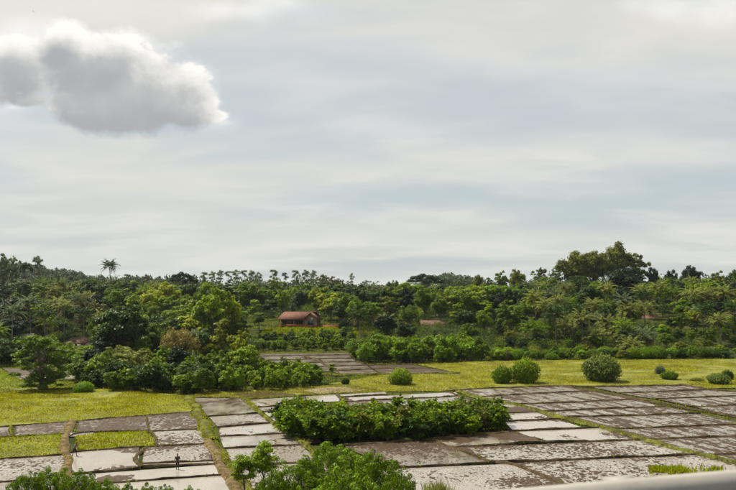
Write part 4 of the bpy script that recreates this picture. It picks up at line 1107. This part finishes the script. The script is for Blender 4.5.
n4 = shrubbery([(352, 363.5), (420, 363.5), (484, 361.5), (486, 353), (420, 352), (352, 354)], 3.8, (4.4, 6.8), ['tallbush', 'shrub'], ['bright', 'mid', 'bright', 'light', 'bright'],
               'tall bush', 'the thicket behind the field bush', 'bushes of the bright thicket at the centre', 'tall_bush', seed=7)
n5 = shrubbery([(486, 361.5), (560, 359.8), (640, 359.2), (740, 358.6), (740, 355.6), (640, 356), (560, 356.4), (486, 357)], 3.9, (2.2, 3.8), ['tallbush', 'bush'], ['mid', 'bright', 'light', 'mid', 'olive', 'dark'],
               'hedge bush', 'the right hedge', 'bushes of the hedge behind the right meadow', 'hedge_bush', seed=8)
n6 = shrubbery([(252, 352.2), (300, 350.5), (352, 350.5), (352, 346), (300, 345.5), (250, 347)], 3.6, (2.8, 3.9), ['shrub', 'tallbush'], ['mid', 'dark', 'light', 'mid'],
               'small leafy tree', 'the rows below the bungalow', 'small trees in rows below the house', 'small_tree', seed=9, cat='tree')
n8 = shrubbery([(-12, 366.5), (50, 366.5), (50, 355), (-12, 355)], 4.0, (4., 7.), ['tallbush', 'shrub'], ['dark', 'deep', 'mid', 'dark'],
               'bush', 'the clump behind the lone tree', 'bushes behind the feathery lone tree', 'bush', seed=12)
n7 = shrubbery([(50, 364.5), (96, 366), (100, 358), (58, 357)], 4.2, (3.0, 5.0), ['tallbush', 'shrub'], ['mid', 'light', 'bright'],
               'bush', 'the clump by the far plots', 'bushes behind the far left plots', 'bush', seed=10)

# shrubs and small trees close below the road
NEAR = [
    ('rosette', 334, 441, 71, 78, 'lush', 'fresh green leafy tree at the bottom, highest of the near clump', 'tree'), ('rosette', 377, 449, 69, 62, 'lush', 'fresh green leafy tree on the right of the near clump at the bottom', 'tree'),
    ('rosette', 297, 456, 68, 66, 'lush', 'fresh green leafy tree on the left of the near clump at the bottom', 'tree'), ('rosette', 345, 466, 62, 80, 'lush', 'fresh green leafy tree at the front of the near clump, cut off below', 'tree'),
    ('rosette', 395, 471, 63, 44, 'lush', 'small fresh green tree at the right front of the near clump', 'tree'), ('rosette', 268, 473, 66, 40, 'lush', 'small fresh green tree at the left front of the near clump', 'tree'),
    ('young', 264, 439, 78, 36, 'light', 'thin pale green sapling rising above the left of the near clump', 'tree'), ('young', 245, 452, 77, 36, 'light', 'thin yellowish sapling left of the near clump, beside the earth path', 'tree'),
    ('rosette', 27, 471, 72, 38, 'lush', 'green shrub at the bottom left, leftmost of the near ones', 'shrub'), ('rosette', 52, 466, 73, 40, 'lush', 'green shrub at the bottom left below the stooping person, second from left', 'shrub'),
    ('rosette', 80, 469, 72, 38, 'lush', 'green shrub at the bottom left, third from left', 'shrub'), ('rosette', 102, 477, 70, 34, 'lush', 'green shrub at the bottom left, fourth from left and lower', 'shrub'),
    ('rosette', 124, 482, 68, 32, 'lush', 'shrub top at the bottom edge, fifth from left', 'shrub'), ('rosette', 146, 483, 68, 32, 'lush', 'shrub top at the bottom edge left of the standing person', 'shrub'),
    ('rosette', 168, 484, 68, 32, 'lush', 'shrub top at the bottom edge directly below the standing person', 'shrub'), ('rosette', 190, 486, 68, 30, 'lush', 'shrub top at the bottom edge right below the standing person', 'shrub'),
]
for kd, px, tp, d, wp, ck, lab, cat in NEAR:
    place(kd, px, tp, d, wp, ck, lab, cat if cat == 'shrub' else 'tree', cat, 'plants below the road', ('stem', 'foliage') if cat == 'shrub' else ('trunk', 'crown'))
# drooping grass head at the bottom centre
q = np.array([G(437, 491)] * 70) + RNG.normal(size=(70, 3)) * np.array([.6, .6, 0]); q[:, 2] = .0
blades(q[:, 0], q[:, 1], q[:, 2], RNG.uniform(.5, 1.0, 70), 'grass_clump', (.11, .14, .04), 'tuft of long dull green grass at the bottom edge, centre', 'grass', 6, .4, .02)


# ------------------------------------------------------------------ woodland that reads as one mass
def low_crown(seed, n, leaf):
    r = np.random.default_rng(seed); cl = ell(r, 16, 6., 4.6, 4.6, 1.2, 2.1, .4, .1); g = Geo(); tot = sum(c[3] ** 2 for c in cl)
    for (x, y, z, rad) in cl:
        k = max(6, int(n * rad * rad / tot)); d = unit(r.normal(size=(k, 3)))
        g.add(*leaves(np.array([x, y, z]) + d * rad * (.6 + .5 * r.random(k))[:, None], d + r.normal(size=(k, 3)) * .6, leaf * r.uniform(.6, 1.4, k), .6, .16, r))
    return g.arrays()


def woodland(name, pts, seeds, n, leaf, color, label):
    base = [low_crown(s, n, leaf) for s in seeds]; g = Geo(); r = np.random.default_rng(seeds[0])
    for (x, y, z, s, h) in pts:
        V, Q = base[r.integers(len(base))]; a = r.uniform(0, 6.28); c, si = math.cos(a), math.sin(a)
        P = np.stack([V[:, 0] * c - V[:, 1] * si, V[:, 0] * si + V[:, 1] * c, V[:, 2]], -1) * np.array([s, s, h]) + np.array([x, y, z]); g.add(P, Q)
    o = obj(name, g.mesh(name, False, [LEAF]), None, color=color, kind='stuff'); tag(o, label, 'woodland')


def scatter(n, px0, px1, d0, d1, h0, h1, seed, sky=None, reach=None):
    r = np.random.default_rng(seed); out = []
    for _ in range(n):
        d = r.uniform(d0, d1); px = r.uniform(px0, px1); x = (px - CX) / F_PX * d; h = r.uniform(h0, h1)
        z = float(hill(x, d))
        if 255 < px < 338 and d < 318: continue                    # garden of the bungalow stays open
        if 425 < px < 446 and 290 < d < 312 or 641 < px < 661 and 285 < d < 306 or 66 < px < 84 and 255 < d < 286 or 15 < px < 31 and 260 < d < 291: h *= .35
        if reach is not None: h = np.clip(CAM_Z + (HY - r.uniform(*reach)) / F_PX * d - z, 5, 22)
        if sky is not None: h = min(h, CAM_Z + (HY - sky) / F_PX * d - z)
        if h > 1.2: out.append((x, d, z - h * .16, h / 9.5 * r.uniform(.9, 1.4) if reach is None else r.uniform(.8, 1.3), h / 9.))
    return out


UND = [('dark', (.028, .052, .014), 'dark green undergrowth and low trees filling the wooded slope'), ('mid', (.075, .112, .018), 'mid-green undergrowth and low trees filling the wooded slope'),
       ('light', (.13, .17, .032), 'light green undergrowth dotted over the wooded slope')]
for k, (nm_, cc, lab) in enumerate(UND):
    f = (1.15, .45, .15)[k]; q = 60 + 20 * k
    P_ = scatter(int(150 * f), -40, 100, 282, 330, 2.5, 5, q, 300) + scatter(int(190 * f), -40, 270, 320, 440, 3, 6.5, q + 1, 283) + scatter(int(100 * f), 92, 255, 215, 300, 2.5, 5, q + 2, 330)
    P_ += scatter(int(170 * f), 250, 500, 318, 440, 3, 6.5, q + 3, 288) + scatter(int(210 * f), 345, 500, 246, 330, 2, 4.2, q + 4, 310) + scatter(int(300 * f), 490, 780, 238, 300, 1.8, 4.2, q + 5, 320) + scatter(int(260 * f), 490, 780, 300, 430, 3, 6.5, q + 6, 284)
    woodland('woodland_understory', P_, [31 + k * 5, 32 + k * 5, 33 + k * 5], 215, .72, cc, lab)
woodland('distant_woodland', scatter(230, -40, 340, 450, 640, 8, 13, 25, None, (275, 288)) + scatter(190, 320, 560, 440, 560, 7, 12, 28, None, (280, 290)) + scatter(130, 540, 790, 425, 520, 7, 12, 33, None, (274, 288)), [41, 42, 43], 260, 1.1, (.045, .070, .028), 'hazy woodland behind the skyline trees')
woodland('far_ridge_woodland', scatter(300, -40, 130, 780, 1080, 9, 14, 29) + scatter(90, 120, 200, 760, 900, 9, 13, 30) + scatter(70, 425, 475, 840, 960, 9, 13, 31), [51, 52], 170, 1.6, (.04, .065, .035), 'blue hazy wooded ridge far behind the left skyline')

# ------------------------------------------------------------------ buildings
ROOF_T = roof_material('clay_tiles', rgb(.075, .032, .022), rgb(.165, .072, .048))
ROOF_R = roof_material('red_tiles', rgb(.085, .042, .034), rgb(.15, .078, .062)); ROOF_P = roof_material('pale_sheet', rgb(.38, .32, .26), rgb(.55, .48, .40)); ROOF_B = roof_material('weathered_tiles', rgb(.075, .042, .030), rgb(.135, .078, .056))
OCHRE = flat('ochre_plaster', rgb(.30, .20, .095), .85, .2); BRICK = flat('brick_red_paint', rgb(.30, .085, .05), .8, .2); WOOD = flat('dark_timber', rgb(.07, .04, .025), .7)
GLASS = flat('dark_glass', rgb(.03, .035, .04), .15, .6); BLUE = flat('blue_paint', rgb(.10, .20, .36), .6); WHITE = flat('white_paint', rgb(.72, .72, .70), .6); CREAM = flat('cream_plaster', rgb(.52, .46, .36), .85)


def boxes(name, bs, parent, mat):
    g = Geo()
    for b in bs: g.box(*b)
    return obj(name, g.mesh(name), parent, mat)


def slab(name, quad, th, parent, mat):
    """thick sloping roof plane from four corners"""
    q = np.array(quad, float); n = np.cross(q[1] - q[0], q[3] - q[0]); n /= np.linalg.norm(n); n *= np.sign(n[2]) * th
    V = np.concatenate([q, q + n]); g = Geo(); g.add(V, [(0, 1, 2, 3), (4, 7, 6, 5), (0, 4, 5, 1), (1, 5, 6, 2), (2, 6, 7, 3), (3, 7, 4, 0)])
    return obj(name, g.mesh(name), parent, mat)


def gable_prism(name, x0, x1, y0, y1, z0, z1, zr, parent, mat):
    """walls with gable ends facing -Y and +Y"""
    xm = (x0 + x1) / 2; V = [(x0, y0, z0), (x1, y0, z0), (x1, y0, z1), (xm, y0, zr), (x0, y0, z1), (x0, y1, z0), (x1, y1, z0), (x1, y1, z1), (xm, y1, zr), (x0, y1, z1)]
    me = bpy.data.meshes.new(name); me.from_pydata(V, [], [(0, 1, 2, 3, 4), (9, 8, 7, 6, 5), (0, 5, 6, 1), (1, 6, 7, 2), (5, 0, 4, 9)]); me.update()
    return obj(name, me, parent, mat)


def house():
    d = 300.; x = (300 - CX) / F_PX * d; z = CAM_Z - (327 - HY) / F_PX * d
    e = thing('house', 'red-tiled bungalow with verandah and ochre gable on the slope', 'house', (x, d, z), math.radians(-6))
    boxes('plinth', [(-7.6, 7.0, -3.2, 6., -2.2, .12)], e, BRICK)
    boxes('wall', [(-7.2, 2.2, .0, 5.6, .12, 3.0)], e, OCHRE)
    g_ = gable_prism('gable_wall', 2.2, 6.8, -2.6, 5.6, .12, 3.1, 5.0, e, OCHRE)
    # main roof along X: front and rear slopes
    r = slab('roof', [(-8., -3.6, 2.85), (3.2, -3.6, 2.85), (4.5, 2.2, 5.5), (-6.4, 2.2, 5.5)], .16, e, ROOF_T)
    slab('roof_slope', [(-8., 6.6, 2.9), (7., 6.6, 2.9), (6, 2.25, 5.5), (-6.4, 2.25, 5.5)], .16, r, ROOF_T)
    slab('hip', [(-8., 6.6, 2.9), (-6.4, 2.25, 5.52), (-6.4, 2.2, 5.52), (-8., -3.6, 2.86)], .14, r, ROOF_T)
    slab('gable_roof', [(1.6, -3.5, 2.75), (4.5, -3.5, 5.25), (4.5, 5.6, 5.25), (1.6, 5.6, 2.75)], .18, r, ROOF_T)
    slab('gable_roof', [(7.6, -3.5, 2.6), (4.5, -3.5, 5.25), (4.5, 5.6, 5.25), (7.6, 5.6, 2.6)], .18, r, ROOF_T)
    g = Geo(); g.tube([(-6.4, 2.2, 5.66), (6, 2.2, 5.66)], [.14, .14], 8); obj('ridge', g.mesh('ridge', True), r, ROOF_T)
    for a in np.linspace(-7.3, 1.9, 6): boxes('verandah_post', [(a - .13, a + .13, -3.05, -2.79, .12, 2.95)], e, OCHRE if int(a * 3) % 2 else WOOD)
    boxes('balustrade', [(-7.3, 2.15, -3.12, -2.96, .12, 1.05)], e, BRICK)
    boxes('balustrade', [(2.2, 6.9, -3.12, -2.96, .12, .75)], e, BRICK)
    dr = boxes('door', [(-3.2, -2.1, -.06, -.005, .12, 2.2)], e, WOOD); boxes('handle', [(-2.25, -2.18, -.12, -.062, 1.1, 1.2)], dr, STEEL)
    for a in (-6., -.6, 1.0):
        w = boxes('window', [(a - .6, a + .6, -.05, -.005, 1.1, 2.2)], e, GLASS); boxes('frame', [(a - .7, a - .6, -.08, -.003, 1., 2.3), (a + .6, a + .7, -.08, -.003, 1., 2.3), (a - .6, a + .6, -.08, -.003, 2.2, 2.3), (a - .6, a + .6, -.08, -.003, 1., 1.1)], w, WOOD)
    w = boxes('window', [(3.4, 5.6, -2.66, -2.605, .9, 2.5)], e, GLASS)
    boxes('shutter', [(3.0, 3.5, -2.74, -2.67, .9, 2.3)], w, BLUE); boxes('shutter', [(5.4, 5.9, -2.74, -2.67, .9, 2.3)], w, BLUE); boxes('curtain', [(4.0, 5.0, -2.72, -2.67, 1.5, 2.5)], w, BLUE)
    boxes('gable_vent', [(4.6, 5.4, -2.68, -2.605, 2.9, 3.6)], e, WHITE)
    # garden wall to the right
    wl = boxes('garden_wall', [(0, 9., 0, .3, -1.5, .9), (-.05, 9.05, -.05, .35, .9, 1.05)], None, BRICK); wl.location = (x + 7.6, d - 3.2, z - .1); wl.rotation_euler = (0, 0, math.radians(-4))
    tag(wl, 'low brick-red garden wall running right from the bungalow', 'wall')


def cottage(name, label, px, py_base, d, wm, roof, wall_m, h=2.6, depth=6., rise=1.9, rz=0.):
    x = (px - CX) / F_PX * d; z = CAM_Z - (py_base - HY) / F_PX * d; a = wm / 2
    e = thing(name, label, 'house', (x, d, z), rz)
    boxes('wall', [(-a + .4, a - .4, 0, depth, -3., h)], e, wall_m)
    r = slab('roof', [(-a, -.9, h - .25), (a, -.9, h - .25), (a, depth / 2, h + rise), (-a, depth / 2, h + rise)], .15, e, roof)
    slab('roof_slope', [(-a, depth + .9, h - .25), (a, depth + .9, h - .25), (a, depth / 2 + .03, h + rise), (-a, depth / 2 + .03, h + rise)], .15, r, roof)
    boxes('door', [(-.5, .5, -.07, -.004, 0, 2.)], e, WOOD)
    for q in (-a * .55, a * .55):
        w = boxes('window', [(q - .5, q + .5, -.06, -.004, .9, 1.9)], e, GLASS); boxes('sill', [(q - .6, q + .6, -.12, -.062, .8, .9)], w, WHITE)


house()
cottage('cottage', 'brown-roofed house half hidden by trees right of centre', 434, 333, 300, 10.5, ROOF_B, CREAM)
cottage('cottage', 'brick-red roof among trees on the right slope', 651, 328, 300, 8., ROOF_R, CREAM, rz=.1)
cottage('hut', 'small hut with a pale sheet roof under dark trees at the far left', 23, 343, 285, 5.5, ROOF_P, CREAM, h=2., rise=1.)
cottage('cottage', 'brown roof sloping between bushes left of the thicket', 76, 349, 280, 9., ROOF_B, CREAM, h=2., rise=1.7, rz=-.35)


# lawn before the house
def patch(name, pts, mat):
    V = [(a, b, float(hill(a, b)) + .12) for a, b in pts]
    me = bpy.data.meshes.new(name); me.from_pydata(V, [], [list(range(len(V)))]); me.update(); return obj(name, me, None, mat, kind='structure')


r = np.random.default_rng(5)
lx, ly = r.uniform(-38, 2, 2600), r.uniform(279, 297, 2600)
gx, gy = r.uniform(-56, 22, 4500), r.uniform(258, 335, 4500)
blades(gx, gy, hill(gx, gy), r.uniform(.25, .6, 4500), 'garden_grass', (.085, .115, .022), 'rough green grass of the garden slope round the bungalow', 'grass', 4, .35, .09)
blades(lx, ly, hill(lx, ly), r.uniform(.3, .8, 2600), 'lawn_grass', (.115, .145, .02), 'sunlit yellow green grass on the bank below the bungalow', 'grass', 4, .3, .09)


# ------------------------------------------------------------------ people
def skin_mesh(name, verts, edges, radii, mat, sub=1):
    me = bpy.data.meshes.new(name + '_raw'); me.from_pydata(verts, edges, []); o = bpy.data.objects.new('tmp', me); COL.objects.link(o)
    sk = o.modifiers.new('s', 'SKIN'); sk.use_smooth_shade = True
    for v, rd in zip(me.skin_vertices[0].data, radii): v.radius = (rd, rd) if not isinstance(rd, tuple) else rd
    me.skin_vertices[0].data[0].use_root = True
    o.modifiers.new('b', 'SUBSURF').levels = sub
    dg = bpy.context.evaluated_depsgraph_get(); nm = bpy.data.meshes.new_from_object(o.evaluated_get(dg)); nm.name = name
    bpy.data.objects.remove(o); nm.materials.clear(); nm.materials.append(mat)
    return nm


SKIN = flat('skin', rgb(.14, .075, .045), .6); HAIR = flat('hair', rgb(.012, .010, .010), .6)
CLOTH_A = flat('dark_cloth', rgb(.022, .024, .03), .9); CLOTH_B = flat('slate_cloth', rgb(.16, .19, .24), .9); CLOTH_C = flat('navy_cloth', rgb(.03, .035, .055), .9)


def person(px, py, label, lean, shirt, legs_m, rz, stride, arms):
    loc = G(px, py)
    e = thing('person', label, 'person', tuple(loc + np.array([0, 0, .0])), rz)
    L = lean; c, s = math.cos(L), math.sin(L)
    def up(h, f=0., sd=0.): return (sd, -(s * (h - .92) + c * f), .92 + c * (h - .92) - s * f)      # torso points leaning forward (-Y)
    V = [up(.92), up(1.12), up(1.36), up(1.47), up(1.53), up(1.62, .02), up(1.70, 0)]
    E = [(0, 1), (1, 2), (2, 3), (3, 4), (4, 5), (5, 6)]; R = [(.15, .11), (.14, .10), (.17, .11), .07, .065, (.085, .10), .06]
    V.append(up(1.60, .115)); E.append((5, 7)); R.append(.02)                                           # nose
    for sd in (-1, 1):                                                                                   # ears
        V.append(up(1.62, 0, sd * .09)); E.append((5, len(V) - 1)); R.append(.018)
    body_leg = []; body_arm = []
    for sd in (-1, 1):
        f = stride * sd; b = len(V)
        V += [(sd * .10, 0, .86), (sd * .11, -.06 - f * .35, .48), (sd * .12, -f * .8 + .02, .07), (sd * .13, -f * .8 - .16, .03)]; R += [.095, .062, .045, .036]
        E += [(0, b), (b, b + 1), (b + 1, b + 2), (b + 2, b + 3)]; body_leg.append(b)
        b = len(V); af, ah = arms[0 if sd < 0 else 1]
        sh = np.array(up(1.40, 0, sd * .20)); el = sh + np.array([sd * .05, -.10 * af, -.28]); wr = el + np.array([-sd * .02, -.26 * ah, -.20 + .05 * abs(ah)])
        V += [tuple(sh), tuple(el), tuple(wr), tuple(wr + np.array([0, -.05 * ah, -.08]))]; R += [.058, .042, .032, .036]
        E += [(2, b), (b, b + 1), (b + 1, b + 2), (b + 2, b + 3)]; body_arm.append(b)
        hnd = b + 3
        for k in range(5):
            o = (k - 2) * .018; V.append(tuple(np.array(V[hnd]) + np.array([sd * (.05 if k == 0 else 0), o - .02 * ah, -.075 + .01 * abs(k - 2)]))); E.append((hnd, len(V) - 1)); R.append(.009)
    obj('body', skin_mesh('body', V, E, R, SKIN, 2), e)
    # clothing
    tv = [V[0], V[1], V[2], V[3]]; te = [(0, 1), (1, 2), (2, 3)]; tr = [(.172, .13), (.165, .125), (.19, .13), .085]
    for b in body_arm: k = len(tv); tv += [V[b], V[b + 1]]; te += [(2, k), (k, k + 1)]; tr += [.075, .062]
    obj('shirt', skin_mesh('shirt', tv, te, tr, shirt, 1), e)
    tv = [up(.98), V[0]]; te = [(0, 1)]; tr = [(.165, .125), (.172, .135)]
    for b in body_leg: k = len(tv); low = tuple(np.array(V[b + 1]) * .75 + np.array(V[b + 2]) * .25); tv += [V[b], V[b + 1], low]; te += [(1, k), (k, k + 1), (k + 1, k + 2)]; tr += [.118, .088, .08]
    obj('trousers', skin_mesh('trousers', tv, te, tr, legs_m, 1), e)
    obj('hair', skin_mesh('hair', [up(1.66, -.03), up(1.73, -.01), up(1.72, .04)], [(0, 1), (1, 2)], [(.098, .095), .085, .06], HAIR, 2), e)
    return e


person(74.5, 456., 'person in dark clothes stooping on the narrow earth path between grass plots', .55, CLOTH_B, CLOTH_A, math.radians(60), .28, ((1., .9), (.6, .5)))
person(177.5, 469.5, 'person in dark clothes standing upright in a flooded plot', .06, CLOTH_C, CLOTH_A, math.radians(10), .05, ((.3, .5), (.3, .7)))

# bird high on the left
def bird():
    d = 260.; x = (33.6 - CX) / F_PX * d; z = CAM_Z + (HY - 11.4) / F_PX * d
    V = [(0, .28, 0), (.06, .1, 0), (.05, -.2, 0), (0, -.42, 0), (-.05, -.2, 0), (-.06, .1, 0), (.5, .12, .12), (.85, -.12, .05), (.45, -.1, .10), (-.5, .12, .12), (-.85, -.12, .05), (-.45, -.1, .10), (0, .05, .07), (0, .0, -.07)]
    Fc = [(0, 1, 12), (1, 2, 12), (2, 3, 12), (3, 4, 12), (4, 5, 12), (5, 0, 12), (1, 0, 13), (2, 1, 13), (3, 2, 13), (4, 3, 13), (5, 4, 13), (0, 5, 13), (1, 6, 8, 2), (6, 7, 8), (5, 4, 11, 9), (9, 11, 10)]
    me = bpy.data.meshes.new('bird'); me.from_pydata(V, [], Fc); me.update()
    o = obj('bird', me, None, HAIR); o.location = (x, d, z); o.rotation_euler = (.3, .2, 1.); tag(o, 'tiny dark bird flying high in the sky at the upper left', 'bird')


bird()

# ------------------------------------------------------------------ haze
def haze():
    g = Geo(); g.box(-2700, 2700, -420, 5100, -3., 75.)
    m = bpy.data.materials.new('haze_air'); m.use_nodes = True; m.node_tree.nodes.clear(); t = NT(m.node_tree)
    v = t.node('ShaderNodeVolumePrincipled'); v.inputs['Color'].default_value = (.80, .88, .96, 1); v.inputs['Density'].default_value = .00004; v.inputs['Anisotropy'].default_value = .2
    o = t.node('ShaderNodeOutputMaterial'); t.l.new(v.outputs[0], o.inputs['Volume'])
    h = obj('haze', g.mesh('haze'), None, m, kind='stuff'); tag(h, 'thin pale haze over the whole valley', 'haze')


haze()
